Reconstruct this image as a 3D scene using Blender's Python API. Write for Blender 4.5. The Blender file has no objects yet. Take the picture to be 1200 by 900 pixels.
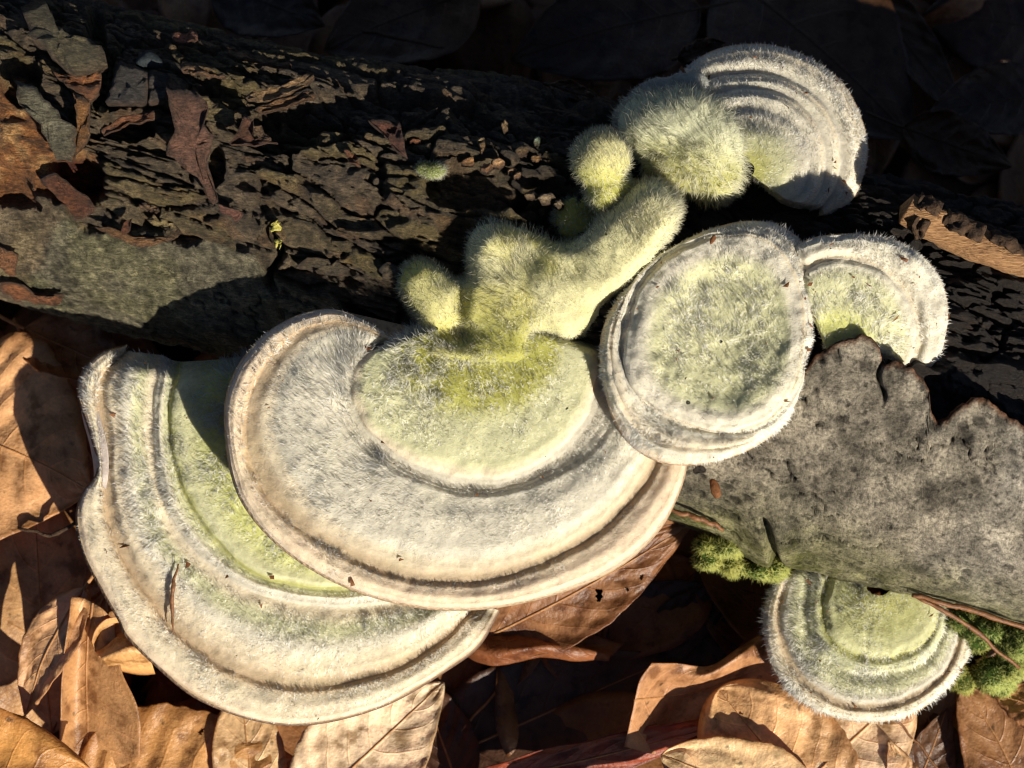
import bpy, bmesh, math
import numpy as np
from mathutils import Vector

# ------------------------------------------------------------------ camera, light, exposure
# Everything is laid out in centimetre-like units u (one u is about 1.25 cm) and
# scaled by S to metres when it is written into a mesh.
S = 0.0125
SC = bpy.context.scene
COL = SC.collection
DIST, ZREF, TILT = 24.0, 3.0, math.radians(8)
CAM = np.array([0.0, -DIST * math.sin(TILT), ZREF + DIST * math.cos(TILT)])
FWD = np.array([0.0, math.sin(TILT), -math.cos(TILT)])
UPV = np.array([0.0, math.cos(TILT), math.sin(TILT)])
cd = bpy.data.cameras.new('camera')
cd.sensor_width = 36.0
cd.lens = 36.0 * DIST / 12.0
cd.clip_start = 0.005
cd.clip_end = 50.0
cd.dof.use_dof = True
cd.dof.focus_distance = (DIST - 0.2) * S
cd.dof.aperture_fstop = 30.0
cam = bpy.data.objects.new('camera', cd)
COL.objects.link(cam)
cam.location = CAM * S
cam.rotation_euler = (TILT, 0, 0)
SC.camera = cam

SUN = np.array([0.489, -0.695, 0.524]); SUN /= np.linalg.norm(SUN)
SUN_EL = math.asin(SUN[2]); SUN_ROT = math.atan2(SUN[0], SUN[1])
wd = bpy.data.worlds.new('World'); SC.world = wd; wd.use_nodes = True
nt = wd.node_tree
sky = nt.nodes.new('ShaderNodeTexSky'); sky.sky_type = 'NISHITA'; sky.sun_disc = False
sky.air_density = 0.5; sky.ozone_density = 0.0; sky.dust_density = 0.3; sky.sun_elevation = SUN_EL; sky.sun_rotation = SUN_ROT
nt.links.new(sky.outputs[0], nt.nodes['Background'].inputs['Color'])
nt.nodes['Background'].inputs['Strength'].default_value = 0.05
sl = bpy.data.lights.new('sun', 'SUN'); sl.energy = 5.0; sl.angle = math.radians(0.5); sl.color = (1.0, 0.91, 0.77)
so = bpy.data.objects.new('sun', sl); COL.objects.link(so)
so.rotation_euler = Vector(-SUN).to_track_quat('-Z', 'Y').to_euler()
SC.view_settings.view_transform = 'Standard'; SC.view_settings.look = 'None'
SC.view_settings.exposure = 0.43; SC.view_settings.gamma = 1.0
SC.render.engine = 'CYCLES'; SC.cycles.filter_width = 1.15
SC.cycles.max_bounces = 6; SC.cycles.diffuse_bounces = 3; SC.cycles.glossy_bounces = 2
SC.cycles.transmission_bounces = 3; SC.cycles.transparent_max_bounces = 16

rng = np.random.default_rng(7)

# ------------------------------------------------------------------ projection
def at(px, py, z):
    """the world point at height z that the photograph shows at pixel (px, py)"""
    px, py, z = np.broadcast_arrays(np.asarray(px, float), np.asarray(py, float), np.asarray(z, float))
    dx = (px - 600) / 100 / DIST; dy = (450 - py) / 100 / DIST
    d = FWD + dx[..., None] * np.array([1.0, 0, 0]) + dy[..., None] * UPV
    t = (z - CAM[2]) / d[..., 2]
    return CAM + d * t[..., None]

def proj(P):
    d = np.asarray(P) - CAM
    w = d @ FWD
    return 600 + d[..., 0] / w * DIST * 100, 450 - (d @ UPV) / w * DIST * 100

# ------------------------------------------------------------------ noise
def _hash(ix, iy, iz, seed):
    h = (ix.astype(np.int64) * 374761393 + iy.astype(np.int64) * 668265263 + iz.astype(np.int64) * 2147483647 + seed * 974634777) & 0xffffffff
    h = ((h ^ (h >> 13)) * 1274126177) & 0xffffffff
    h = ((h ^ (h >> 16)) * 2246822519) & 0xffffffff
    return ((h ^ (h >> 15)) & 0xffffff) / float(0xffffff)

def vnoise(p, seed=0):
    p = np.asarray(p, float)
    i = np.floor(p).astype(np.int64); f = p - i
    f = f * f * f * (f * (f * 6 - 15) + 10)
    r = 0
    for a in (0, 1):
        for b in (0, 1):
            for c in (0, 1):
                w = (f[..., 0] if a else 1 - f[..., 0]) * (f[..., 1] if b else 1 - f[..., 1]) * (f[..., 2] if c else 1 - f[..., 2])
                r = r + w * _hash(i[..., 0] + a, i[..., 1] + b, i[..., 2] + c, seed)
    return r * 2 - 1

def fbm(p, octaves=4, seed=0, gain=0.5):
    p = np.asarray(p, float); r = 0; a = 1.0; n = 0
    for o in range(octaves):
        r = r + a * vnoise(p * 2 ** o + o * 17.3, seed + o); n += a; a *= gain
    return r / n

def worley(x, y, seed=0):
    """distance to nearest cell point, gap to the second nearest, and a random value per cell"""
    ix = np.floor(x).astype(np.int64); iy = np.floor(y).astype(np.int64)
    f1 = np.full(x.shape, 9.0); f2 = np.full(x.shape, 9.0); cid = np.zeros(x.shape)
    z = np.zeros_like(ix)
    for a in (-1, 0, 1):
        for b in (-1, 0, 1):
            cx = ix + a; cy = iy + b
            d = np.hypot(cx + _hash(cx, cy, z, seed) - x, cy + _hash(cx, cy, z, seed + 1) - y)
            v = _hash(cx, cy, z, seed + 2)
            nearer = d < f1
            f2 = np.where(nearer, f1, np.minimum(f2, d))
            cid = np.where(nearer, v, cid); f1 = np.where(nearer, d, f1)
    return f1, f2 - f1, cid

def sstep(a, b, x):
    t = np.clip((np.asarray(x, float) - a) / (b - a), 0, 1)
    return t * t * (3 - 2 * t)

def unit(v):
    return v / np.maximum(np.linalg.norm(v, axis=-1, keepdims=True), 1e-9)

def smooth_table(tab, x):
    """values of a table of (position, value...) rows, eased between rows"""
    t = np.array([np.atleast_1d(np.concatenate([[r[0]], np.atleast_1d(r[1])])) for r in tab], float)
    x = np.clip(np.asarray(x, float), t[0, 0], t[-1, 0])
    k = np.clip(np.searchsorted(t[:, 0], x, side='right') - 1, 0, len(t) - 2)
    f = (x - t[k, 0]) / np.maximum(t[k + 1, 0] - t[k, 0], 1e-9)
    f = f * f * (3 - 2 * f)
    out = t[k, 1:] * (1 - f[..., None]) + t[k + 1, 1:] * f[..., None]
    return out[..., 0] if out.shape[-1] == 1 else out

def inside(poly, x, y):
    poly = np.asarray(poly, float); r = np.zeros(np.shape(x), bool)
    x2, y2 = np.roll(poly[:, 0], -1), np.roll(poly[:, 1], -1)
    for a, b, c, d in zip(poly[:, 0], poly[:, 1], x2, y2):
        if b == d: continue
        r ^= ((b > y) != (d > y)) & (x < (c - a) * (y - b) / (d - b) + a)
    return r

def catmull(pts, n=12, closed=False):
    pts = np.asarray(pts, float)
    P = np.vstack([pts[-1:], pts, pts[:2]]) if closed else np.vstack([2 * pts[0] - pts[1], pts, 2 * pts[-1] - pts[-2]])
    out = []
    for i in range(1, len(P) - 2):
        t = np.linspace(0, 1, n, endpoint=False)[:, None]
        a, b, c, d = P[i - 1], P[i], P[i + 1], P[i + 2]
        out.append(0.5 * (2 * b + (c - a) * t + (2 * a - 5 * b + 4 * c - d) * t ** 2 + (3 * b - a - 3 * c + d) * t ** 3))
    if not closed: out.append(P[-2][None])
    return np.vstack(out)

def resample(pts, n):
    s = np.concatenate([[0], np.cumsum(np.linalg.norm(np.diff(pts, axis=0), axis=1))])
    u = np.linspace(0, s[-1], n)
    return np.stack([np.interp(u, s, pts[:, k]) for k in range(pts.shape[1])], 1)

def rgb(h):
    c = np.array([int(h[i:i + 2], 16) for i in (0, 2, 4)]) / 255
    return np.where(c <= 0.04045, c / 12.92, ((c + 0.055) / 1.055) ** 2.4)

# ------------------------------------------------------------------ objects
ORG = {}
def tag(o, label=None, cat=None, group=None, kind=None):
    if label: o['label'] = label
    if cat: o['category'] = cat
    if group: o['group'] = group
    if kind: o['kind'] = kind
    return o

def thing(name, label, cat, base, group=None):
    o = bpy.data.objects.new(name, None); COL.objects.link(o)
    o.empty_display_size = 0.003
    base = np.asarray(base, float)
    o.location = base * S; ORG[o.name] = base
    return tag(o, label, cat, group)

def make_mesh(name, V, faces, mat, col=None, uv=None, smooth=True, normals=None):
    me = bpy.data.meshes.new(name)
    V = np.asarray(V, float)
    me.vertices.add(len(V)); me.vertices.foreach_set('co', (V * S).astype(np.float32).ravel())
    if not isinstance(faces, (list, tuple)): faces = [faces]
    faces = [np.asarray(f, np.int32) for f in faces if len(f)]
    loops = np.concatenate([f.ravel() for f in faces])
    sizes = np.concatenate([np.full(len(f), f.shape[1], np.int32) for f in faces])
    me.loops.add(len(loops)); me.loops.foreach_set('vertex_index', loops)
    me.polygons.add(len(sizes))
    me.polygons.foreach_set('loop_start', np.concatenate([[0], np.cumsum(sizes)[:-1]]).astype(np.int32))
    me.polygons.foreach_set('loop_total', sizes)
    me.polygons.foreach_set('use_smooth', np.full(len(sizes), smooth))
    me.update(calc_edges=True)
    if col is not None:
        a = me.color_attributes.new('Col', 'FLOAT_COLOR', 'POINT')
        c = np.ones((len(V), 4), np.float32); c[:, :3] = col
        a.data.foreach_set('color', c.ravel())
    if uv is not None:
        l = me.uv_layers.new(name='UVMap')
        l.data.foreach_set('uv', np.asarray(uv, np.float32)[loops].ravel())
    me.validate()
    if normals is not None and len(me.vertices) == len(normals):
        me.normals_split_custom_set_from_vertices(np.asarray(normals, float).tolist())
    if mat: me.materials.append(mat)
    return me

def mk(name, V, faces, mat, parent=None, base=None, **kw):
    V = np.asarray(V, float)
    if parent is not None: org = ORG[parent.name]
    else: org = V.mean(0) * [1, 1, 0] + [0, 0, V[:, 2].min()] if base is None else np.asarray(base, float)
    me = make_mesh(name, V - org, faces, mat, **kw)
    o = bpy.data.objects.new(name, me); COL.objects.link(o)
    ORG[o.name] = org
    if parent is not None: o.parent = parent
    else: o.location = org * S
    return o

def grid_faces(nr, nc, closed=False, off=0):
    r = np.arange(nr - 1)[:, None]; c = np.arange(nc if closed else nc - 1)[None]
    c2 = (c + 1) % nc
    return off + np.stack([r * nc + c, r * nc + c2, (r + 1) * nc + c2, (r + 1) * nc + c], -1).reshape(-1, 4)

def grid_normals(P, closed=False):
    dv = np.gradient(P, axis=0)
    if closed:
        du = (np.roll(P, -1, 1) - np.roll(P, 1, 1)) / 2
    else: du = np.gradient(P, axis=1)
    return unit(np.cross(du, dv)), du, dv

def tube(path, radii, sides=6):
    path = np.asarray(path, float); radii = np.broadcast_to(radii, (len(path),))
    t = unit(np.gradient(path, axis=0))
    ref = np.array([0.13, 0.21, 1.0])
    a = unit(np.cross(t, ref)); b = np.cross(t, a)
    ang = np.arange(sides) * 2 * np.pi / sides
    V = path[:, None] + radii[:, None, None] * (np.cos(ang)[None, :, None] * a[:, None] + np.sin(ang)[None, :, None] * b[:, None])
    F = grid_faces(len(path), sides, True)
    V = np.vstack([V.reshape(-1, 3), path[:1], path[-1:]])
    n = len(path) * sides
    k = np.arange(sides); k2 = (k + 1) % sides
    cap = np.vstack([np.stack([k2, k, np.full(sides, n)], 1), np.stack([n - sides + k, n - sides + k2, np.full(sides, n + 1)], 1)])
    return V, [F, cap]

# ------------------------------------------------------------------ materials
class NT:
    def __init__(s, name):
        s.m = bpy.data.materials.new(name); s.m.use_nodes = True
        s.t = s.m.node_tree; s.t.nodes.clear()
        s.out = s.n('ShaderNodeOutputMaterial')
        tc = s.n('ShaderNodeTexCoord'); v = s.n('ShaderNodeVectorMath'); v.operation = 'SCALE'
        v.inputs['Scale'].default_value = 1 / S
        s.l(tc.outputs['Object'], v.inputs[0]); s.co = v.outputs[0]; s.tc = tc
    def n(s, k, **kw):
        x = s.t.nodes.new(k)
        for a, b in kw.items(): setattr(x, a, b)
        return x
    def l(s, a, b): s.t.links.new(a, b)
    def put(s, sock, v):
        if isinstance(v, bpy.types.NodeSocket): s.l(v, sock)
        elif isinstance(v, (tuple, list, np.ndarray)): sock.default_value = (*v, 1.0)[:4] if len(sock.default_value) == 4 else tuple(v)
        else: sock.default_value = v
    def math(s, op, a, b=0.0, c=None, clamp=False):
        x = s.n('ShaderNodeMath', operation=op, use_clamp=clamp)
        s.put(x.inputs[0], a); s.put(x.inputs[1], b)
        if c is not None: s.put(x.inputs[2], c)
        return x.outputs[0]
    def noise(s, scale, detail=4, rough=0.6, vec=None, stretch=None):
        v = vec or s.co
        if stretch:
            m = s.n('ShaderNodeVectorMath', operation='MULTIPLY'); s.l(v, m.inputs[0]); m.inputs[1].default_value = stretch; v = m.outputs[0]
        x = s.n('ShaderNodeTexNoise'); s.l(v, x.inputs['Vector'])
        x.inputs['Scale'].default_value = scale; x.inputs['Detail'].default_value = detail; x.inputs['Roughness'].default_value = rough
        return x.outputs['Fac']
    def ramp(s, f, stops):
        x = s.n('ShaderNodeValToRGB'); s.l(f, x.inputs[0]); e = x.color_ramp.elements
        while len(e) < len(stops): e.new(0.5)
        for k, (p, c) in enumerate(stops):
            e[k].position = p; e[k].color = (*c, 1) if isinstance(c, (tuple, list, np.ndarray)) else (c, c, c, 1)
        return x.outputs['Color']
    def mix(s, f, a, b, mode='MIX'):
        x = s.n('ShaderNodeMix', data_type='RGBA', blend_type=mode)
        s.put(x.inputs[0], f); s.put(x.inputs[6], a); s.put(x.inputs[7], b)
        return x.outputs[2]
    def vcol(s):
        x = s.n('ShaderNodeAttribute', attribute_name='Col'); return x.outputs['Color']
    def bump(s, h, dist, strength=1.0, normal=None):
        x = s.n('ShaderNodeBump'); s.l(h, x.inputs['Height']); x.inputs['Distance'].default_value = dist * S; x.inputs['Strength'].default_value = strength
        if normal is not None: s.l(normal, x.inputs['Normal'])
        return x.outputs[0]
    def principled(s, col, rough=0.8, normal=None, spec=0.3, trans=0.0, tcol=None, sss=0.0):
        p = s.n('ShaderNodeBsdfPrincipled')
        s.put(p.inputs['Base Color'], col); s.put(p.inputs['Roughness'], rough)
        p.inputs['Specular IOR Level'].default_value = spec
        if normal is not None: s.l(normal, p.inputs['Normal'])
        if sss:
            p.inputs['Subsurface Weight'].default_value = sss
            p.inputs['Subsurface Radius'].default_value = (0.16 * S, 0.13 * S, 0.08 * S); p.inputs['Subsurface Scale'].default_value = 1.0
        o = p.outputs[0]
        if trans:
            t = s.n('ShaderNodeBsdfTranslucent'); s.put(t.inputs[0], tcol if tcol is not None else col)
            if normal is not None: s.l(normal, t.inputs['Normal'])
            m = s.n('ShaderNodeMixShader'); m.inputs[0].default_value = trans
            s.l(o, m.inputs[1]); s.l(t.outputs[0], m.inputs[2]); o = m.outputs[0]
        s.l(o, s.out.inputs['Surface'])
        return s.m

def mat_cap():
    n = NT('fungus_felt')
    f = n.noise(14, 5, 0.65); g = n.noise(60, 3, 0.6)
    c = n.mix(1.0, n.vcol(), n.ramp(f, [(0.3, 0.82), (0.7, 1.12)]), 'MULTIPLY')
    c = n.mix(1.0, c, n.ramp(n.noise(7.5, 2, 0.4), [(0.775, 1.0), (0.80, 0.12)]), 'MULTIPLY')
    h = n.math('ADD', n.math('MULTIPLY', f, 0.6), n.math('MULTIPLY', g, 0.4))
    return n.principled(c, 0.85, n.bump(h, 0.035, 0.6), 0.15, 0.0, None, 0.35)
def mat_pore():
    n = NT('fungus_pores')
    v = n.n('ShaderNodeTexVoronoi'); n.l(n.co, v.inputs['Vector']); v.inputs['Scale'].default_value = 16
    c = n.mix(1.0, n.vcol(), n.ramp(v.outputs['Distance'], [(0.0, 0.6), (0.5, 1.0)]), 'MULTIPLY')
    return n.principled(c, 0.9, n.bump(v.outputs['Distance'], 0.04, 0.6), 0.1)
def mat_hair():
    n = NT('fungus_hair')
    c = n.vcol()
    g = n.n('ShaderNodeNewGeometry'); v = n.n('ShaderNodeVectorMath', operation='SCALE')     # both faces of a hair shade alike
    n.l(g.outputs['Normal'], v.inputs[0]); n.l(n.math('SUBTRACT', 1.0, n.math('MULTIPLY', g.outputs['Backfacing'], 2.0)), v.inputs['Scale'])
    m = n.principled(c, 0.5, v.outputs[0], 0.2, 0.25)
    sh = n.out.inputs['Surface'].links[0].from_socket           # the hairs are glassy and let light through
    t = n.n('ShaderNodeBsdfTransparent'); x = n.n('ShaderNodeMixShader'); x.inputs[0].default_value = 0.50
    n.l(sh, x.inputs[1]); n.l(t.outputs[0], x.inputs[2]); n.l(x.outputs[0], n.out.inputs['Surface'])
    return m
def mat_bark():
    n = NT('log_bark')
    f = n.noise(9, 6, 0.75); g = n.noise(46, 6, 0.8); s_ = n.noise(5, 5, 0.7, stretch=(0.6, 3.0, 3.0))
    k = n.math('ADD', n.math('MULTIPLY', f, 0.45), n.math('ADD', n.math('MULTIPLY', g, 0.35), n.math('MULTIPLY', s_, 0.2)))
    c = n.mix(1.0, n.vcol(), n.ramp(k, [(0.36, 0.3), (0.5, 0.95), (0.62, 1.9)]), 'MULTIPLY')
    c = n.mix(1.0, c, n.ramp(n.noise(24, 5, 0.75, stretch=(0.5, 1.6, 1.6)), [(0.38, 0.4), (0.5, 1.0), (0.62, 1.55)]), 'MULTIPLY')
    h = n.math('ADD', n.math('MULTIPLY', f, 0.5), n.math('MULTIPLY', g, 0.5))
    return n.principled(c, n.ramp(g, [(0.35, 0.40), (0.6, 0.75)]), n.bump(h, 0.22, 1.0), 0.5)
def mat_sheet():
    n = NT('grey_bark')
    f = n.noise(4, 6, 0.7); g = n.noise(22, 6, 0.75); w = n.noise(80, 3, 0.6)
    k = n.math('ADD', n.math('MULTIPLY', f, 0.45), n.math('MULTIPLY', g, 0.55))
    c = n.mix(1.0, n.vcol(), n.ramp(g, [(0.38, 0.42), (0.47, 0.85), (0.54, 1.08), (0.64, 1.5)]), 'MULTIPLY')
    c = n.mix(1.0, c, n.ramp(n.noise(1.9, 6, 0.7), [(0.36, 0.45), (0.5, 0.95), (0.64, 1.45)]), 'MULTIPLY')
    c = n.mix(1.0, c, n.ramp(n.noise(8, 4, 0.6), [(0.34, 0.35), (0.44, 1.0)]), 'MULTIPLY')
    h = n.math('ADD', n.math('MULTIPLY', g, 0.6), n.math('MULTIPLY', w, 0.25))
    return n.principled(c, 0.8, n.bump(h, 0.10, 0.8), 0.25)
def mat_leaf():
    n = NT('dead_leaf')
    oi = n.n('ShaderNodeObjectInfo')
    uv = n.n('ShaderNodeSeparateXYZ'); n.l(n.tc.outputs['UV'], uv.inputs[0])
    u = uv.outputs[0]; v = n.math('ABSOLUTE', n.math('SUBTRACT', n.math('MULTIPLY', uv.outputs[1], 2.0), 1.0))
    wob = n.math('MULTIPLY', n.math('SUBTRACT', n.noise(1.3, 2), 0.5), 0.5)
    ph = n.math('ADD', n.math('SUBTRACT', n.math('MULTIPLY', u, 7.0), n.math('MULTIPLY', n.math('POWER', v, 1.25), 1.9)), wob)
    d = n.math('ABSOLUTE', n.math('SUBTRACT', n.math('FRACT', ph), 0.5))       # 0 at the vein
    side = n.math('SUBTRACT', 1.0, n.math('SMOOTH_MIN', 1.0, n.math('DIVIDE', d, 0.055), 0.2), clamp=True)
    side = n.math('MULTIPLY', side, n.math('SUBTRACT', 1.15, v, clamp=True))
    mid = n.math('SUBTRACT', 1.0, n.math('DIVIDE', v, 0.045), clamp=True)
    vein = n.math('MAXIMUM', side, mid)
    # fine net between the side veins
    vo = n.n('ShaderNodeTexVoronoi', feature='DISTANCE_TO_EDGE'); n.l(n.co, vo.inputs['Vector']); vo.inputs['Scale'].default_value = 13
    net = n.math('SUBTRACT', 1.0, n.math('DIVIDE', vo.outputs['Distance'], 0.12), clamp=True)
    blot = n.noise(1.6, 5, 0.65); fine = n.noise(24, 4, 0.6)
    spots = n.ramp(n.noise(5.5, 3, 0.5), [(0.66, 1.0), (0.74, 0.35)])
    c = n.mix(1.0, oi.outputs['Color'], n.ramp(blot, [(0.3, (0.66, 0.54, 0.42)), (0.5, (1.10, 1.11, 1.10)), (0.68, (1.45, 1.55, 1.62))]), 'MULTIPLY')
    c = n.mix(1.0, c, n.ramp(fine, [(0.3, 0.86), (0.7, 1.1)]), 'MULTIPLY')
    c = n.mix(1.0, c, spots, 'MULTIPLY')
    c = n.mix(1.0, c, n.ramp(n.math('ADD', v, n.math('MULTIPLY', n.math('SUBTRACT', blot, 0.5), 0.7)), [(0.80, 1.0), (1.02, (0.62, 0.5, 0.4))]), 'MULTIPLY')
    c = n.mix(1.0, c, n.ramp(n.noise(3.3, 4, 0.6, stretch=(1, 1, 1)), [(0.36, (0.62, 0.55, 0.48)), (0.46, 1.0), (0.6, (1.06, 1.05, 1.0))]), 'MULTIPLY')
    c = n.mix(n.math('MULTIPLY', vein, 0.42), c, n.mix(1.0, c, (1.45, 1.3, 1.1), 'MULTIPLY'))
    c = n.mix(n.math('MULTIPLY', net, 0.10), c, n.mix(1.0, c, (0.55, 0.5, 0.45), 'MULTIPLY'))
    h = n.math('ADD', n.math('MULTIPLY', vein, 0.22), n.math('MULTIPLY', fine, 0.35))
    h = n.math('ADD', h, n.math('MULTIPLY', blot, 1.2))
    tc = n.mix(1.0, c, (1.5, 0.75, 0.4), 'MULTIPLY')
    return n.principled(c, n.ramp(fine, [(0.2, 0.30), (0.8, 0.52)]), n.bump(h, 0.045, 0.7), 0.5, 0.22, tc)
def mat_plain(name, a, b, scale=8, rough=0.6, bd=0.03, stretch=None, trans=0.0, spec=0.3):
    n = NT(name); f = n.noise(scale, 5, 0.65, stretch=stretch)
    return n.principled(n.ramp(f, [(0.3, a), (0.7, b)]), rough, n.bump(f, bd, 0.8), spec, trans)
def mat_soil():
    n = NT('forest_soil'); f = n.noise(1.2, 8, 0.7); g = n.noise(9, 5, 0.7)
    c = n.mix(1.0, n.ramp(f, [(0.3, rgb('3a281b')), (0.5, rgb('57402b')), (0.7, rgb('7a5a3a'))]), n.ramp(g, [(0.3, 0.4), (0.7, 1.2)]), 'MULTIPLY')
    return n.principled(c, 0.9, n.bump(g, 0.2, 0.9), 0.1)

M = dict(cap=mat_cap(), pore=mat_pore(), hair=mat_hair(), bark=mat_bark(), sheet=mat_sheet(), leaf=mat_leaf(), soil=mat_soil(),
         stalkdark=mat_plain('shade_toned_stalk', rgb('2e2118'), rgb('4a3626'), 12),  # stalk copy darkened to carry the shade behind the log
         stalk=mat_plain('leaf_stalk', rgb('94643c'), rgb('c09060'), 12),
         needle=mat_plain('needle', rgb('54351f'), rgb('96653c'), 20, 0.55, 0.01, None, 0.1, 0.5),
         twig=mat_plain('twig_wood', rgb('6a4a30'), rgb('c79b6d'), 7, 0.8, 0.08, (1, 6, 6)),
         twigbark=mat_plain('twig_bark', rgb('241a14'), rgb('57422f'), 9, 0.85, 0.08),
         moss=mat_plain('moss_body', rgb('1d2a08'), rgb('3d5512'), 14, 0.9, 0.05),
         lichen=mat_plain('yellow_lichen', rgb('8f8432'), rgb('cfc870'), 22, 0.9, 0.04),
         pellet=mat_plain('grey_pellet', rgb('14181b'), rgb('2c3338'), 18, 0.7, 0.02),
         speck=mat_plain('brown_speck', rgb('4a2c16'), rgb('8a5a33'), 18, 0.7, 0.02))

# ------------------------------------------------------------------ the ground
gx = np.concatenate([np.linspace(-90, -14, 24), np.linspace(-13, 13, 120), np.linspace(14, 90, 24)])
gxx, gyy = np.meshgrid(gx, gx)
def ground_z(x, y):
    p = np.stack([x, y, 0 * x], -1)
    near = np.exp(-(x ** 2 + y ** 2) / 300)
    return -0.75 - 1.7 * sstep(0.5, 3.0, y + 0.3 * x) + 0.35 * fbm(p * 0.35, 4, 3) + (1 - near) * 1.2 * fbm(p * 0.05, 3, 9)
GV = np.stack([gxx, gyy, ground_z(gxx, gyy)], -1).reshape(-1, 3)
tag(mk('forest_floor', GV, grid_faces(len(gx), len(gx))[:, ::1], M['soil'], base=(0, 0, 0)), kind='structure')

# ------------------------------------------------------------------ the log
LX = [-700, -300, 0, 130, 300, 500, 700, 900, 1100, 1300, 1900]
LT = [-260, -110, -25, 12, 58, 88, 112, 138, 165, 215, 380]
LB = [90, 262, 350, 376, 424, 488, 560, 640, 692, 745, 910]
ZC = 1.25
def log_rz(s): return np.interp(s, [-300, 300, 900, 1300, 1700], [1.62, 1.66, 2.0, 2.25, 2.9])  # unseen right end raised so its shadow reaches the far corner leaves
def log_frame(s):
    s = np.asarray(s, float)
    yt = np.interp(s, LX, LT); yb = np.interp(s, LX, LB)
    # soften the corners of the tables
    for d in (40, 90):
        yt = (yt + np.interp(s - d, LX, LT) + np.interp(s + d, LX, LT)) / 3
        yb = (yb + np.interp(s - d, LX, LB) + np.interp(s + d, LX, LB)) / 3
    T = at(s, yt, ZC); B = at(s, yb, ZC)
    return (T + B) / 2, (T - B) / 2
def log_point(s, phi, off=0.0):
    """point of the log's base shape; phi runs from -pi/2 (near edge) over 0 (top) to pi/2 (far edge)"""
    s, phi, off = np.broadcast_arrays(np.asarray(s, float), np.asarray(phi, float), np.asarray(off, float))
    c, h = log_frame(s); rz = log_rz(s)
    hl = np.linalg.norm(h, axis=-1)
    sp, cp = np.sin(phi), np.cos(phi)
    P = c + h * sp[..., None]; P[..., 2] += rz * cp
    n = h / hl[..., None] * (sp / hl)[..., None]; n[..., 2] += cp / rz
    n = n - np.array([0.3, 0, 0]) * (n[..., 1:2] * 0)      # keep shape
    n = unit(n)
    return P + n * off[..., None], n
def log_sphi(px, py, off=0.0):
    px, py = np.asarray(px, float), np.asarray(py, float)
    s = px.copy(); z = np.full(px.shape, ZC + 1.4)
    for _ in range(12):
        W = at(px, py, z)
        s = proj(np.stack([W[..., 0], W[..., 1], np.full(px.shape, ZC)], -1))[0]
        c, h = log_frame(s)
        hl2 = (h[..., :2] ** 2).sum(-1)
        t = ((W - c)[..., :2] * h[..., :2]).sum(-1) / hl2
        t = np.clip(t, -0.995, 0.995)
        z = ZC + (log_rz(s) + off) * np.sqrt(1 - t * t)
    return s, np.arcsin(t)
def on_log(px, py, off=0.0):
    s, phi = log_sphi(px, py, off)
    return log_point(s, phi, off)

NS, NP = 760, 380
ls = np.concatenate([np.linspace(-650, -30, 40), np.linspace(-25, 1225, NS - 70), np.linspace(1235, 1850, 30)])
lp = np.concatenate([np.linspace(-math.pi, -1.9, 20), np.linspace(-1.85, 1.75, NP - 40), np.linspace(1.8, math.pi, 21)[:-1]])
SS, PP = np.meshgrid(ls, lp, indexing='ij')
P0, N0 = log_point(SS, PP)
PX, PY = proj(P0)
arc = PP * 1.9; along = SS / 100
q = np.stack([along, arc, 0 * arc], -1)
warp = 0.35 * fbm(q * 0.9, 3, 21)
wob = 0.25 * fbm(q * 1.7 + 5, 3, 22)
# rough, blocky bark: long cells lying along the log, broken by cracks
f1, gap, cid = worley((along + wob * 1.6 + 0.3 * warp) * 1.25, (arc + warp * 1.5 + 0.12 * along) * 3.4, 31)
f1b, gapb, cidb = worley((along + wob * 1.4) * 3.4, (arc + warp * 1.3) * 8.0, 37)
crack = (1 - sstep(0.02, 0.16, gap + 0.14 * fbm(q * 7, 4, 5))) * sstep(-0.35, 0.1, fbm(q * 1.4, 2, 6))
crackb = 1 - sstep(0.02, 0.28, gapb)
rough_poly = [(60, -60), (20, 60), (60, 90), (120, 160), (105, 205), (118, 232), (170, 262), (215, 280), (320, 292), (330, 330), (700, 420), (760, 100), (700, 60)]
smooth_d = PY - np.interp(PX, [-200, 0, 40, 100, 118, 170, 215, 300, 345, 520], [180, 235, 228, 262, 262, 272, 284, 296, 330, 420])
jag = 22 * fbm(q * 3, 3, 41)
smooth_bark = sstep(-3, 5, smooth_d + jag)                  # 1 on the smooth grey-green bark along the near edge
rotm = (1 - sstep(0, 1, (PX - np.interp(PY, [-50, 100, 140, 180, 230, 260, 330, 360], [10, 22, 38, 105, 118, 60, 30, 20])) / 14 + 0.6 * fbm(q * 4, 3, 43))) * (1 - smooth_bark * 0.8) * sstep(75, 105, PY)
redm = sstep(0, 8, 20 - np.hypot((PX - 88) / 1.9, (PY - 210) / 2.1) + 8 * fbm(q * 4, 3, 45))
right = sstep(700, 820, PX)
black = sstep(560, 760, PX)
rough = (1 - smooth_bark) * (1 - rotm)
D = np.zeros_like(PX)
D += rough * (0.09 * (cid - 0.45) - 0.11 * crack - 0.13 * np.exp(-(fbm(q * np.array([0.55, 3.4, 1]) + 4, 4, 59) / 0.035) ** 2) - 0.02 * crackb + 0.02 * (cidb - 0.5) + 0.07 * fbm(q * np.array([1.6, 5.0, 1]), 4, 51) - 0.06 * np.exp(-(fbm(q * np.array([1.3, 5.0, 1]), 4, 52) / 0.05) ** 2) + 0.035 * fbm(q * np.array([8, 15, 1]), 4, 54))
D += smooth_bark * (0.06 + 0.06 * fbm(q * 2.2, 4, 53) + 0.035 * fbm(q * 9, 4, 55) - 0.04 * np.exp(-(fbm(q * np.array([3, 5, 1]), 4, 56) / 0.05) ** 2))
D += rotm * (-0.12 + 0.12 * fbm(q * np.array([2.2, 5.5, 1]), 5, 57) + 0.05 * fbm(q * np.array([7, 11, 1]), 3, 58))
D -= redm * 0.42
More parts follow.
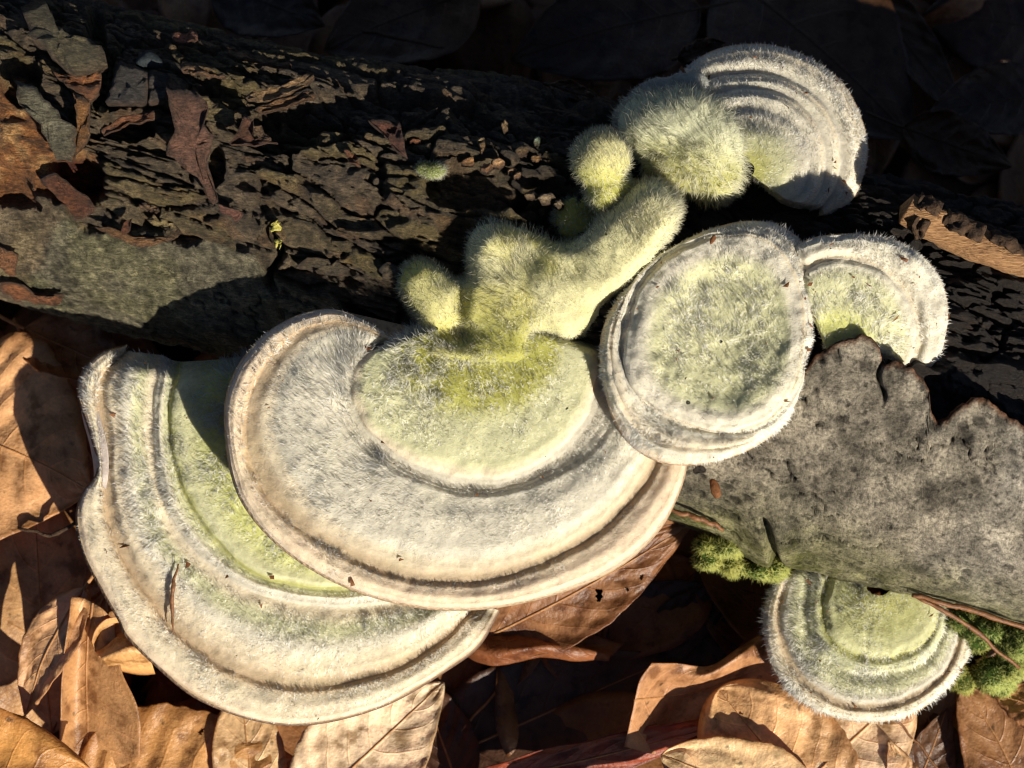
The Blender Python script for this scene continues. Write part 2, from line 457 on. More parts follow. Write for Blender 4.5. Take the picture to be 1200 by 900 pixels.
# torn lip where smooth bark ends
D += 0.05 * np.exp(-((smooth_d + jag - 4) / 6) ** 2)
# dark slit near (322,300) and the fissures around it
slit = np.exp(-((PX - 322 - 6 * np.sin(PY / 9)) / 4) ** 2) * sstep(255, 272, PY) * (1 - sstep(325, 345, PY))
D -= 0.4 * slit
# pits the bark has fallen out of
for (ax, ay, rx, ry, dp) in [(148, 148, 36, 18, .3), (270, 120, 60, 22, .2), (560, 215, 60, 34, .30), (640, 235, 40, 28, .25), (430, 250, 60, 20, .10), (330, 160, 45, 18, .25), (300, 215, 26, 10, .1), (560, 300, 90, 45, .25), (112, 60, 12, 60, .25), (20, 90, 26, 26, .35), (250, 190, 14, 36, .22), (440, 128, 120, 30, .24), (330, 140, 60, 20, .2), (610, 130, 120, 34, .22)]:
    dd = np.hypot((PX - ax) / rx, (PY - ay) / ry) + 0.35 * fbm(q * 3, 3, 61)
    D -= dp * (1 - sstep(0.75, 1.05, dd))
# the upper flank on the right has rotted away behind the loose grey bark
ridge = np.interp(SS, [700, 900, 1000, 1100, 1200, 1400], [0.30, 0.05, -0.02, -0.22, -0.22, -0.2])
er = sstep(-0.02, 0.42, np.sin(PP) - ridge) * sstep(640, 960, SS)
D -= er * 0.62
D -= right * 0.28 * (1 - er)
D += 0.05 * right * fbm(q * np.array([1.2, 9, 1]), 4, 63)
LP = P0 + N0 * D[..., None]
# colour: bark, rotten wood and algae, darker in cracks and towards the right
C = np.zeros(PX.shape + (3,))
nz = fbm(q * 4, 4, 71)[..., None]; nzf = fbm(q * 14, 3, 75)[..., None]; nz2 = fbm(q * 1.5, 3, 73)[..., None]
rough_c = rgb('5f5240') * (1 + 0.6 * nz + 0.6 * nzf) + (rgb('73663f') - rgb('62563f')) * sstep(0.45, 0.9, cid)[..., None] + np.array([0.05, 0.018, 0.004]) * sstep(0.78, 0.95, cidb)[..., None]
smooth_c = rgb('706a55') * (1 + 0.5 * nz + 0.9 * nzf) + np.array([0.008, 0.013, -0.010]) * sstep(0.0, 0.5, nz2)
rot_c = rgb('8a5a30') * (1 + 0.6 * nz + 0.45 * nzf) + (rgb('b08a58') - rgb('8a5a30')) * sstep(0.1, 0.5, nz)
red_c = rgb('5a2a16') * (1 + 0.4 * nz)
C[:] = rough_c
C += (smooth_c - C) * smooth_bark[..., None]
C += (rot_c - C) * rotm[..., None]
C += (red_c - C) * redm[..., None]
C += (rgb('4a3826') - C) * (crack * rough * 0.6)[..., None]
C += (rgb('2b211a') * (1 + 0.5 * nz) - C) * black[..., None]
C = np.clip(C, 0.006, 0.6)
log = thing('fallen_log', 'thick rotting log lying across the leaves with brackets growing on it', 'log', (*log_frame(500.0)[0][:2], -0.6))
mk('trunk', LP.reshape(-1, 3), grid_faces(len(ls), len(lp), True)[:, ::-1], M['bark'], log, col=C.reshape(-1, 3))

# ------------------------------------------------------------------ loose grey bark on the right, with a torn upper edge
top_edge = [(772, 470), (800, 462), (850, 470), (900, 480), (925, 470), (938, 448), (944, 430), (955, 416), (975, 403), (995, 395), (1012, 389), (1020, 393), (1030, 406), (1036, 424), (1050, 420), (1068, 430), (1082, 440), (1090, 456), (1091, 476), (1098, 489), (1108, 487), (1122, 474), (1140, 463), (1152, 461), (1164, 470), (1182, 484), (1204, 495), (1260, 520), (1400, 560), (1700, 640)]
te = np.array(top_edge, float)
cx = np.concatenate([np.linspace(776, 1220, 300), np.linspace(1225, 1690, 50)])
cy = np.interp(cx, te[:, 0], te[:, 1]) + 3.0 * fbm(np.stack([cx / 14, 0 * cx, 0 * cx], -1), 3, 81) + 1.5 * vnoise(np.stack([cx / 3.5, 0 * cx, 0 * cx], -1), 82)
s_, ph_ = log_sphi(cx, cy, 0.18)
NR = 170
w = np.linspace(0, 1, NR) ** 0.9
PH = ph_[None] + (-2.05 - ph_[None]) * w[:, None]
# left end of the sheet is torn too
SSh = s_[None] + np.where(np.arange(len(cx))[None] < 30, (30 - np.arange(len(cx))[None]) / 30 * 12 * vnoise(np.stack([PH * 4, 0 * PH, 0 * PH], -1), 83), 0)
qq = np.stack([SSh / 100, PH * 2.2, 0 * PH], -1)
lift = 0.16 + 0.05 * fbm(qq * 1.5, 3, 85) + 0.025 * fbm(qq * 6, 4, 86) + 0.05 * (1 - sstep(0.0, 0.10, w))[:, None] * (0.6 + 0.5 * fbm(qq * 2.5, 2, 87))
ppx, ppy = proj(log_point(SSh, PH, 0.15)[0])
bulge = np.exp(-(((ppx - 905) / 38) ** 2 + ((ppy - 630) / 28) ** 2))
lift = lift + 0.22 * bulge - 0.2 * np.exp(-((ppx - 893 - 0.35 * (ppy - 600)) / 5) ** 2) * sstep(598, 612, ppy)
# little scar pits of the lenticels
fl, gl, cl = worley(qq[..., 0] * 5 + 0.3 * fbm(qq * 2, 2, 3), qq[..., 1] * 7, 91)
pits = (cl > 0.55) * (1 - sstep(0.05, 0.5, fl + 0.35 * fbm(qq * 9, 3, 92))) * sstep(-0.1, 0.3, fbm(qq * 1.3, 2, 93))
lift = lift - 0.055 * pits
crk2 = np.exp(-(fbm(qq * np.array([1.1, 2.2, 1]), 4, 99) / 0.012) ** 2) * sstep(0.1, 0.3, fbm(qq * 1.1 + 9, 2, 94))
lift = lift - 0.07 * crk2
crk = np.exp(-((ppx - 1033 - 4 * np.sin(ppy / 8)) / 2.5) ** 2) * sstep(418, 424, ppy) * (1 - sstep(455, 480, ppy))
lift = lift - 0.12 * crk
Tp, Tn = log_point(SSh, PH, lift)
Bt, _ = log_point(SSh, PH, lift - 0.13)
nzz = (fbm(qq * 3.2, 5, 95) + 0.7 * fbm(qq * 11, 4, 96))[..., None]
green = (sstep(0.1, 1.0, (ppy - 520) / 120) * (1 - sstep(840, 1010, ppx)))[..., None] + 0.9 * sstep(0.35, 0.62, w)[:, None, None] + 0 * nzz  # green algae at lower left; lower rows also painted darker as underside shade
cs = rgb('8a8272') * (1 + 0.55 * nzz) + (rgb('565a38') - rgb('78736a')) * np.clip(green * 0.7 + 0.5 * (nzz > 0.25) * green, 0, 1)
cs = cs * (1 - 0.7 * (pits[..., None] + crk[..., None] + crk2[..., None]).clip(0, 1))
pale = sstep(0, 0.5, fbm(qq * 0.9 + 3, 3, 97))[..., None] * sstep(1020, 1180, ppx)[..., None]
cs = cs + pale * 0.06
rim = (1 - sstep(0.0, 0.018, w))[:, None, None]
cs = cs + (rgb('6b4428') - cs) * rim
cs = np.clip(cs, 0.01, 0.5)
nr, nc = Tp.shape[:2]
V = np.vstack([Tp.reshape(-1, 3), Bt.reshape(-1, 3)])
F = [grid_faces(nr, nc)[:, ::1], grid_faces(nr, nc, off=nr * nc)[:, ::-1]]
e = np.arange(nc - 1); F.append(np.stack([e + 1, e, e + nr * nc, e + 1 + nr * nc], 1))
r = np.arange(nr - 1) * nc; F.append(np.stack([r, r + nc, r + nc + nr * nc, r + nr * nc], 1))
bcol = np.vstack([cs.reshape(-1, 3), np.broadcast_to(rgb('5a3a24'), (nr * nc, 3))])
o = mk('bark_sheet', V, F, M['sheet'], log, col=bcol)
o['label'] = 'loose grey speckled bark with a torn upper edge'

# ------------------------------------------------------------------ loose flakes of bark on the left
def ragged(poly, n=30, amp=2.0, seed=0):
    p = catmull(poly, 1, True) if False else np.asarray(poly, float)
    p = np.vstack([p, p[:1]])
    r = resample(p, n + 1)[:-1]
    k = np.arange(n)
    th = np.stack([np.cos(k / n * 6.283), np.sin(k / n * 6.283), 0 * k], -1)
    return r + amp * np.stack([vnoise(th * n / 5, seed), vnoise(th * n / 5, seed + 1)], 1) * 1.2
def flake(poly, off, thick, color, seed, curl=0.0, amp=2.0, n=28, label=None, rim='554030', tilt=(0, 0), name='bark_flake', grain=0.02):
    o_ = ragged(poly, n, amp, seed); c = o_.mean(0)
    rings = [o_ * k + c * (1 - k) for k in (1.0, 0.72, 0.42, 0.15)]
    pts = np.vstack(rings)
    rel = (pts - c) / 40
    offs = off + tilt[0] * rel[:, 0] - tilt[1] * rel[:, 1] + curl * np.repeat([1.0, 0.35, 0.05, 0.0], n) + grain * vnoise(np.stack([pts[:, 0] / 9, pts[:, 1] / 5, 0 * pts[:, 0]], -1), seed + 3) * 2
    offs = np.maximum(offs, 0.0)
    s, ph = log_sphi(pts[:, 0], pts[:, 1], off)
    T, Nn = log_point(s, ph, offs); B = T - Nn * thick
    V = np.vstack([T, B]); m = len(T)
    F = [grid_faces(4, n, True), grid_faces(4, n, True, m)[:, ::-1]]
    k = np.arange(n); k2 = (k + 1) % n
    F.append(np.stack([k2, k, k + m, k2 + m], 1))
    F.append(np.array([[3 * n + i for i in range(n)]])); F.append(np.array([[m + 3 * n + i for i in range(n)][::-1]]))
    colr = np.broadcast_to(rgb(color) if isinstance(color, str) else color, (2 * m, 3)).copy()
    colr *= (1 + 0.35 * fbm(np.stack([np.tile(pts[:, 0], 2) / 14, np.tile(pts[:, 1], 2) / 7, 0 * np.tile(pts[:, 0], 2)], -1), 3, seed))[:, None]
    colr[:n] = colr[:n] * 0.4 + rgb(rim) * 0.6; colr[m:m + n] = rgb(rim)
    o = mk(name, V, F, M['bark'], log, col=np.clip(colr, 0.008, 0.6), smooth=False)
    for p in o.data.polygons: p.use_smooth = len(p.vertices) == 4
    if label: o['label'] = label
    return o
flake([(197, 107), (215, 112), (245, 130), (238, 150), (250, 165), (243, 185), (250, 215), (256, 234), (248, 238), (235, 207), (220, 197), (195, 181), (208, 160), (200, 140)], 0.26, 0.05, '7d5a48', 1, 0.05, 2.5, 40, 'broad reddish brown flake of bark', tilt=(-0.05, 0.02))
flake([(140, 76), (173, 90), (172, 126), (123, 125)], 0.20, 0.10, '4a4540', 2, 0.0, 1.2, 28, 'dark squarish bark plate')
flake([(174, 87), (200, 96), (192, 122), (174, 124)], 0.18, 0.10, '4c443e', 3, 0.0, 1.2, 24)
flake([(286, 122), (330, 113), (366, 103), (371, 108), (340, 121), (300, 131)], 0.30, 0.06, 'a08058', 4, 0.03, 1.5, 28, 'narrow pale curled bark strip')
flake([(297, 136), (330, 125), (368, 119), (371, 125), (340, 132), (305, 139)], 0.28, 0.06, '8f6a44', 5, 0.03, 1.5, 28)
flake([(210, 84), (226, 83), (242, 92), (264, 97), (262, 102), (236, 97), (212, 91)], 0.22, 0.05, 'a47c55', 6, 0.02, 1.5, 24)
flake([(266, 68), (300, 74), (340, 86), (342, 89), (305, 82), (268, 73)], 0.16, 0.05, '8a6a4a', 7, 0.02, 1.2, 24)
flake([(201, 49), (230, 48), (232, 58), (203, 58)], 0.16, 0.05, '9a6048', 8, 0.0, 1.2, 18, 'small reddish chip of bark')
flake([(18, 95), (45, 106), (72, 140), (90, 150), (82, 186), (66, 182), (45, 142), (20, 120)], 0.22, 0.13, '75705a', 9, 0.0, 3.0, 36, 'grey green slab of bark on orange wood')
flake([(24, 20), (50, 4), (64, 38), (118, 62), (126, 84), (84, 92), (42, 56)], 0.2, 0.13, '6b6248', 10, 0.0, 3.0, 34)
flake([(62, 88), (85, 92), (120, 88), (118, 110), (105, 122), (80, 104)], 0.12, 0.08, '8c5a34', 11, 0.02, 2, 24, 'orange wedge of bare inner bark')
flake([(88, 112), (106, 120), (104, 165), (86, 186), (80, 180), (92, 150)], 0.14, 0.08, '8f6438', 12, 0.02, 2, 24)
flake([(118, 152), (140, 141), (185, 134), (178, 144), (150, 146), (122, 158)], 0.2, 0.06, '8a5a3c', 13, 0.02, 1.5, 22)
flake([(286, 141), (296, 146), (298, 168), (330, 172), (300, 174), (268, 172), (278, 160)], 0.2, 0.05, '6f4a36', 14, 0.05, 1.5, 24)
flake([(430, 150), (468, 154), (479, 190), (466, 186), (452, 166)], 0.2, 0.05, '6d4433', 15, 0.06, 1.5, 24, 'curled red brown chip of bark')
flake([(402, 178), (418, 184), (422, 197), (408, 192)], 0.14, 0.05, '7c5236', 16, 0.02, 1, 16)
flake([(110, 258), (135, 262), (165, 277), (205, 271), (204, 277), (165, 283), (130, 270)], 0.14, 0.04, '86623f', 17, 0.03, 1.5, 24)
flake([(145, 255), (155, 250), (152, 266), (143, 268)], 0.16, 0.04, '75492f', 18, 0.03, 1, 14)
flake([(256, 236), (285, 248), (280, 258), (258, 246)], 0.14, 0.05, '8a5f50', 19, 0.02, 1.5, 16)
flake([(0, 318), (20, 322), (40, 334), (74, 333), (72, 341), (36, 342), (0, 328)], 0.16, 0.05, '8a5836', 20, 0.02, 1.5, 22)
flake([(0, 280), (22, 290), (18, 312), (0, 300)], 0.16, 0.05, '8f6240', 21, 0.02, 1.5, 18)
flake([(45, 205), (60, 200), (105, 232), (112, 248), (92, 258), (70, 238)], 0.02, 0.08, '6a4028', 22, 0.0, 2, 24, 'dark red slab of bare wood')
for i, (x, y, w_, h_, cc) in enumerate([(548, 188, 14, 6, 'b98a5a'), (566, 172, 8, 12, '9a7a52'), (583, 192, 12, 7, 'c09468'), (600, 200, 10, 5, 'b28a62'), (612, 176, 14, 8, '7d6646'), (628, 184, 12, 6, 'a37c4e'), (640, 232, 16, 10, '8d7a60'), (655, 238, 10, 9, 'b29a78'), (622, 228, 14, 8, '9a8262'), (606, 205, 9, 5, 'c49a70'), (486, 164, 14, 4, 'b0704a'), (562, 166, 7, 4, 'a08a64'), (592, 150, 6, 8, 'a88a60'), (570, 196, 12, 7, 'b5835a'), (630, 165, 7, 6, '8c9a80')]):
    a = np.linspace(0, 2 * np.pi, 8)[:-1]
    flake(np.stack([x + .6 * w_ * np.cos(a), y + .6 * h_ * np.sin(a)], 1), 0.04 + 0.10 * ((i * 7) % 5) / 5, 0.1, cc, 100 + i, -0.03, 1.6, 14, name='bark_crumb')
# many small plates of the scaly rough bark
cnt = 0
while cnt < 8:
    x = rng.uniform(105, 545); y = rng.uniform(95, 335)
    if not inside([(118, 150), (215, 135), (300, 95), (420, 150), (545, 190), (545, 330), (470, 330), (360, 315), (310, 285), (215, 272), (120, 250)], np.array([x]), np.array([y]))[0]: continue
    L = rng.uniform(12, 36); W = L * rng.uniform(0.22, 0.45); a0 = rng.normal(0.28, 0.3)
    a = np.linspace(0, 2 * np.pi, 9)[:-1]
    ex = np.sign(np.cos(a)) * np.abs(np.cos(a)) ** 0.6 * L; ey = np.sign(np.sin(a)) * np.abs(np.sin(a)) ** 0.6 * W
    cc = [rgb('7b7056'), rgb('665a46'), rgb('877650'), rgb('6f5a42'), rgb('7c6248')][int(rng.integers(5))] * rng.uniform(0.7, 1.25)
    flake(np.stack([x + ex * np.cos(a0) - ey * np.sin(a0), y + ex * np.sin(a0) + ey * np.cos(a0)], 1), rng.uniform(0.0, 0.09), 0.09, cc, 200 + cnt, rng.uniform(-0.02, 0.02), 4.0, 22, tilt=(rng.normal(0, 0.05), rng.normal(0.02, 0.06)), name='bark_plate')
    cnt += 1
for i, poly in enumerate([[(315, 258), (328, 256), (330, 268), (318, 271)], [(320, 277), (332, 279), (330, 290), (319, 288)]]):
    o = flake(np.array(poly) * .8 + np.array(poly).mean(0) * .2, 0.09, 0.05, 'c0b450', 400 + i, -0.02, 2.4, 16, name='yellow_chip'); o.data.materials[0] = M['lichen']

# ------------------------------------------------------------------ hair
def hair_mesh(B, Nn, G, L, colr, width, lean, spread, r):
    """tapered bent ribbons: base points, normals, outward tangents, lengths"""
    n = len(B)
    cl = np.stack([fbm(B * 3.1 + 9, 2, 11), fbm(B * 3.1 + 40, 2, 12), fbm(B * 3.1 + 80, 2, 13)], 1)      # tufts lean together
    cl2 = np.stack([vnoise(B * 11 + 9, 14), vnoise(B * 11 + 40, 15), vnoise(B * 11 + 80, 16)], 1)
    d = unit(Nn + G * lean[:, None] + 0.6 * cl + 0.75 * cl2 + r.normal(0, 1, (n, 3)) * spread)
    dn = (d * Nn).sum(1); d = unit(d + Nn * np.maximum(0.12 - dn, 0)[:, None] * 1.5)
    d2 = unit(d + G * (0.35 * lean)[:, None] + r.normal(0, 0.35, (n, 3)))
    wv = unit(np.cross(d, r.normal(0, 1, (n, 3))))
    wd_ = (width * r.uniform(0.7, 1.3, n))[:, None]
    p0 = B - Nn * 0.012; p1 = p0 + d * (L * 0.55)[:, None]; p2 = p1 + d2 * (L * 0.5)[:, None]
    V = np.stack([p0 - wv * wd_, p0 + wv * wd_, p1 - wv * wd_ * 0.75, p1 + wv * wd_ * 0.75, p2], 1).reshape(-1, 3)
    fl = ((np.cross(wv, d) * Nn).sum(1) < 0)
    V_ = V.reshape(n, 5, 3); V_[fl] = V_[fl][:, [1, 0, 3, 2, 4]]; V = V_.reshape(-1, 3)
    hn = unit(Nn * 1.0 + 0.35 * d + r.normal(0, 0.28, (n, 3)))
    k = np.arange(n)[:, None] * 5
    Q = k + np.array([[0, 1, 3, 2]]); T = k + np.array([[2, 3, 4]])
    return V, [Q, T], np.repeat(colr, 5, 0), np.repeat(hn, 5, 0)

def scatter(P, dens, r):
    """random points on a grid surface, density given per vertex and per square u"""
    a = P[:-1, :-1]; b = P[:-1, 1:]; c = P[1:, 1:]; d = P[1:, :-1]
    area = 0.5 * (np.linalg.norm(np.cross(b - a, c - a), axis=-1) + np.linalg.norm(np.cross(c - a, d - a), axis=-1))
    wgt = area * (dens[:-1, :-1] + dens[1:, 1:]) / 2
    n = int(wgt.sum())
    k = r.choice(wgt.size, n, p=wgt.ravel() / wgt.sum())
    i, j = np.divmod(k, wgt.shape[1]); fu, fv = r.random(n), r.random(n)
    def lerp(A):
        e = (lambda x: x[:, None]) if A.ndim == 3 else (lambda x: x)
        return (A[i, j] * e((1 - fu) * (1 - fv)) + A[i, j + 1] * e(fu * (1 - fv)) + A[i + 1, j + 1] * e(fu * fv) + A[i + 1, j] * e((1 - fu) * fv))
    return lerp

W_ = rgb('d3cdba'); CR = rgb('dacdb2'); GR = rgb('b8a487'); YG = rgb('aead5c'); YL = rgb('c4c67e'); PK = rgb('e0ccb0'); GY = rgb('c3bdac'); OL = rgb('a6a562'); PG = rgb('c9c8a0'); TN = rgb('c0a684')
def hx(c): return c

CAPS = []
def bracket(label, rings, z, grad, prof, cols, hair, N=360, per=34, center=None, closed=False, thick=0.28, seed=0, lump=0.04, mottle=0.30,
            angle_hair=None, margin_v=None, dens=3000, width=0.0076, under='b59a7c', wave=0.0, end_drop=0.35, relief=0.60, ang_prof=None, prof2=None, spread=0.28):
    """one bracket: growth rings are laid from the attachment outwards, with a profile of ridges and grooves"""
    r = np.random.default_rng(1000 + seed)
    K = len(rings)
    R = []
    for g in rings:
        p = catmull(g, 14, closed)
        if closed:
            th = np.arctan2(p[:, 1] - center[1], p[:, 0] - center[0]); rr = np.hypot(p[:, 1] - center[1], p[:, 0] - center[0])
            o_ = np.argsort(th); th, rr = th[o_], rr[o_]
            tt = np.linspace(-np.pi, np.pi, N + 1)[:-1]
            q_ = np.interp(tt, np.concatenate([th - 2 * np.pi, th, th + 2 * np.pi]), np.tile(rr, 3))
            R.append(np.stack([center[0] + q_ * np.cos(tt), center[1] + q_ * np.sin(tt)], 1))
        else: R.append(resample(p, N))
    R = np.array(R)                                                     # K, N, 2
    # spline across the rings
    vv = np.linspace(0, K - 1, (K - 1) * per + 1)
    Rp = np.concatenate([2 * R[:1] - R[1:2], R, 2 * R[-1:] - R[-2:-1]])
    k = np.clip(vv.astype(int), 0, K - 2); t = (vv - k)[:, None, None]
    a, b, c, d = Rp[k], Rp[k + 1], Rp[k + 2], Rp[k + 3]
    XY = 0.5 * (2 * b + 0.7 * (c - a) * t + (2 * 0.7 * a - (5 * .7 - .3 + .3 * 1) * b + 0 * c) * 0) if False else b * (1 - t) + c * t
    XY = XY + 0.5 * (t * (1 - t)) * 0.5 * ((b - a) * (1 - t) - (d - c) * t)
    U = np.linspace(0, 1, N)[None] + 0 * vv[:, None]; VV = vv[:, None] + 0 * U
    # rings wander a little, so the grooves are not drawn with a compass
    if closed: noise_u = np.stack([np.cos(U * 2 * np.pi) * 2.2, np.sin(U * 2 * np.pi) * 2.2, 0 * U], -1)
    else: noise_u = np.stack([U * 7, 0 * U, 0 * U], -1)
    VW = np.clip(VV + 0.05 * fbm(noise_u * 2 + VV[..., None] * 0.8, 3, seed + 7), 0, K - 1)
    zz = smooth_table(prof, VW)
    zz = z + relief * (zz if ang_prof is None else smooth_table(prof2, VW) + (zz - smooth_table(prof2, VW)) * np.interp(U, [a_[0] for a_ in ang_prof], [a_[1] for a_ in ang_prof])) + grad[0] * (XY[..., 0] - 600) / 100 + grad[1] * (450 - XY[..., 1]) / 100
    if not closed: zz = zz - end_drop * ((1 - sstep(0, 0.05, U)) ** 2 + (1 - sstep(0, 0.05, 1 - U)) ** 2)
    if wave: zz = zz + wave * fbm(noise_u * 0.8, 3, seed + 3) * sstep(K - 2.2, K - 1, VV)
    P = at(XY[..., 0], XY[..., 1], zz)
    n0, du, dv = grid_normals(P, closed)
    if n0[..., 2].mean() < 0: n0 = -n0
    fade = 1 - sstep(K - 1.12, K - 1, VV)
    P = P + n0 * ((lump * fbm(P * 1.7 + seed, 3, seed + 1) + 0.35 * lump * fbm(P * 6 + seed, 3, seed + 2)) * (0.35 + 0.65 * fade))[..., None]
    colr = smooth_table([(v_, c_) for v_, c_ in cols], VW)
    m_ = fbm(P * 2.3 + 3, 4, seed + 5)[..., None]; m2 = fbm(P * 9, 3, seed + 6)[..., None]
    colr = colr * (1 + 0.22 * mottle * m_ + 0.25 * mottle * m2)
    alg = sstep(0.05, 0.5, m_) * mottle * 0.35
    colr = colr + (np.array([0.40, 0.40, 0.17]) - colr) * alg * smooth_table([(0, 1.0), (K - 1.6, 0.8), (K - 1, 0.0)], VV)[..., None]
    nrm, du, dv = grid_normals(P, closed)
    flip = nrm[..., 2].mean() < 0
    if flip: nrm = -nrm
    # rolled edge and underside
    cen = XY[-1].mean(0) if center is None else np.array(center, float)
    if not closed: cen = R[0].mean(0)
    edge = XY[-1]; ze = zz[-1]
    rows = []
    for ins, dz in [(-0.010, 0.35), (-0.008, 0.65), (0.02, 0.95), (0.10, 1.1), (0.3, 1.0), (0.6, 0.8)]:
        e_ = edge + (cen - edge) * ins
        rows.append(at(e_[:, 0], e_[:, 1], ze - thick * dz))
    UND = np.array([P[-1]] + rows)
    base = np.array([*P[0].mean(0)[:2], P[..., 2].min()])
    root = thing('bracket_fungus', label, 'fungus', base, 'bracket fungi growing on the log')
    def part(name, A, cc, mat, nn=None):
        f = grid_faces(A.shape[0], A.shape[1], closed)
        if flip: f = f[:, ::-1]
        return mk(name, A.reshape(-1, 3), f, mat, root, col=np.clip(cc, 0, 0.95).reshape(-1, 3), normals=None if nn is None else nn.reshape(-1, 3))
    mi = int(round((margin_v if margin_v else K - 2) * per))
    CAPS.append((root, P[int(0.9 * per):]))
    part('cap', P[:mi + 1], colr[:mi + 1], M['cap'], nrm[:mi + 1])
    part('margin', P[mi:], colr[mi:], M['cap'], nrm[mi:])
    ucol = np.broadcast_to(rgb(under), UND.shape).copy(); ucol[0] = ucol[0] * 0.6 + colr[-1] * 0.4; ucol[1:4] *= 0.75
    part('pore_surface', UND, ucol, M['pore'])
    # fuzz
    HL = 0.46 * smooth_table([(h_[0], h_[1]) for h_ in hair], VW) * (0.8 + 0.5 * sstep(-0.1, 0.5, fbm(P * 1.9 + 17, 3, seed + 19)))
    HD = smooth_table([(h_[0], h_[2]) for h_ in hair], VW) * (0.25 + 1.0 * sstep(-0.25, 0.4, fbm(P * 3.2 + 7, 3, seed + 9)))
    HLn = smooth_table([(h_[0], h_[3]) for h_ in hair], VW)
    if angle_hair is not None:
        k_ = np.interp(U, [a_[0] for a_ in angle_hair], [a_[1] for a_ in angle_hair]); HL = HL * k_
    lerp = scatter(P, HD * dens, r)
    B = lerp(P); Nn = unit(lerp(nrm)); G = unit(lerp(dv)); L = lerp(HL) * r.uniform(0.55, 1.45, len(B)); hc = lerp(colr)
    G = unit(G - Nn * (G * Nn).sum(1)[:, None])
    hcol = hc * 0.20 + np.array([0.98, 0.97, 0.91]) * 0.80 * (0.7 + 0.3 * (hc.max(1) / 0.7).clip(0, 1))[:, None]
    hcol = np.clip(hcol * r.uniform(0.85, 1.2, (len(B), 1)), 0, 0.96)
    V, Fh, hcv, hnv = hair_mesh(B, Nn, G, L, hcol, width, lerp(HLn), spread, r)
    tag(mk('fuzz', V, Fh, M['hair'], root, col=hcv, normals=hnv), kind='stuff')
    return root

# --- lowest, left
A_R = [
 [(350, 415), (325, 470), (322, 530), (340, 580), (380, 625), (440, 650), (500, 650)],
 [(215, 424), (203, 490), (212, 555), (237, 607), (285, 660), (345, 684), (420, 686), (520, 664)],
 [(188, 416), (178, 490), (184, 560), (206, 622), (253, 670), (318, 702), (420, 712), (545, 690)],
 [(148, 412), (116, 450), (122, 510), (124, 575), (137, 635), (167, 688), (213, 742), (268, 784), (345, 803), (430, 795), (500, 765), (562, 708)],
 [(150, 405), (120, 414), (98, 436), (93, 464), (106, 505), (116, 550), (97, 580), (91, 610), (100, 650), (120, 690), (140, 725), (150, 745), (185, 780), (230, 816), (290, 840), (345, 848), (400, 841), (460, 821), (520, 786), (560, 756), (584, 715)]]
bracket_a = bracket('large low pale bracket furthest left, banded beige edge over the dry leaves', A_R, 1.85, (-0.06, 0.06),
  [(0, .30), (.5, .30), (.92, .27), (1.0, .20), (1.1, .06), (1.25, .08), (1.6, .12), (1.9, .05), (2.0, -.02), (2.15, .02), (2.5, .10), (2.8, .02), (2.93, -.10), (3.0, -.12), (3.12, -.05), (3.5, .0), (3.85, -.04), (4, -.12)],
  [(0, YG), (.6, YL), (.95, PG), (1.05, OL), (1.2, PG), (1.6, W_), (1.9, GY), (2.05, CR), (2.25, PG), (2.5, W_), (2.7, CR), (2.96, GR), (3.03, TN), (3.3, CR), (3.7, CR), (3.93, PK), (4, TN)],
  [(0, .20, 1.3, .5), (.5, .18, 1.2, .4), (.92, .05, 1.0, .8), (1.06, .05, .8, .4), (1.2, .12, 1.3, .4), (1.7, .14, .9, 1.0), (2.0, .06, .7, .8), (2.12, .13, 1.5, .3), (2.2, .17, 1.6, .3), (2.4, .15, 1.0, .9), (2.8, .09, .9, 1.1), (3.0, .03, .6, .6), (3.12, .15, 1.8, .3), (3.3, .10, 1.1, 1.0), (3.8, .07, 1.0, 1.1), (4, .05, .9, .9)],
  N=460, per=34, seed=1, angle_hair=[(0, 1.6), (.3, 1.3), (.5, 1.0), (1, .9)], wave=0.12, under='6b5549')

# --- largest, in the middle
B_R = [
 [(512, 380), (518, 396), (538, 408), (564, 412), (590, 408), (608, 396), (616, 380)],
 [(446, 402), (418, 435), (418, 478), (450, 520), (505, 550), (560, 560), (618, 547), (664, 514), (694, 466), (702, 400)],
 [(452, 404), (410, 402), (390, 432), (390, 482), (428, 532), (490, 570), (560, 584), (630, 572), (690, 540), (726, 490), (734, 405)],
 [(474, 409), (450, 396), (424, 384), (394, 379), (354, 390), (320, 420), (295, 468), (292, 520), (306, 565), (337, 606), (381, 636), (430, 659), (480, 676), (530, 681), (580, 677), (640, 656), (690, 629), (735, 590), (768, 545), (780, 480)],
 [(478, 408), (452, 390), (425, 374), (395, 363), (365, 365), (335, 377), (305, 398), (280, 430), (267, 465), (266, 505), (272, 550), (285, 586), (310, 620), (345, 651), (395, 681), (450, 701), (510, 712), (570, 711), (630, 700), (690, 680), (735, 655), (770, 621), (790, 586), (803, 545), (806, 480)]]
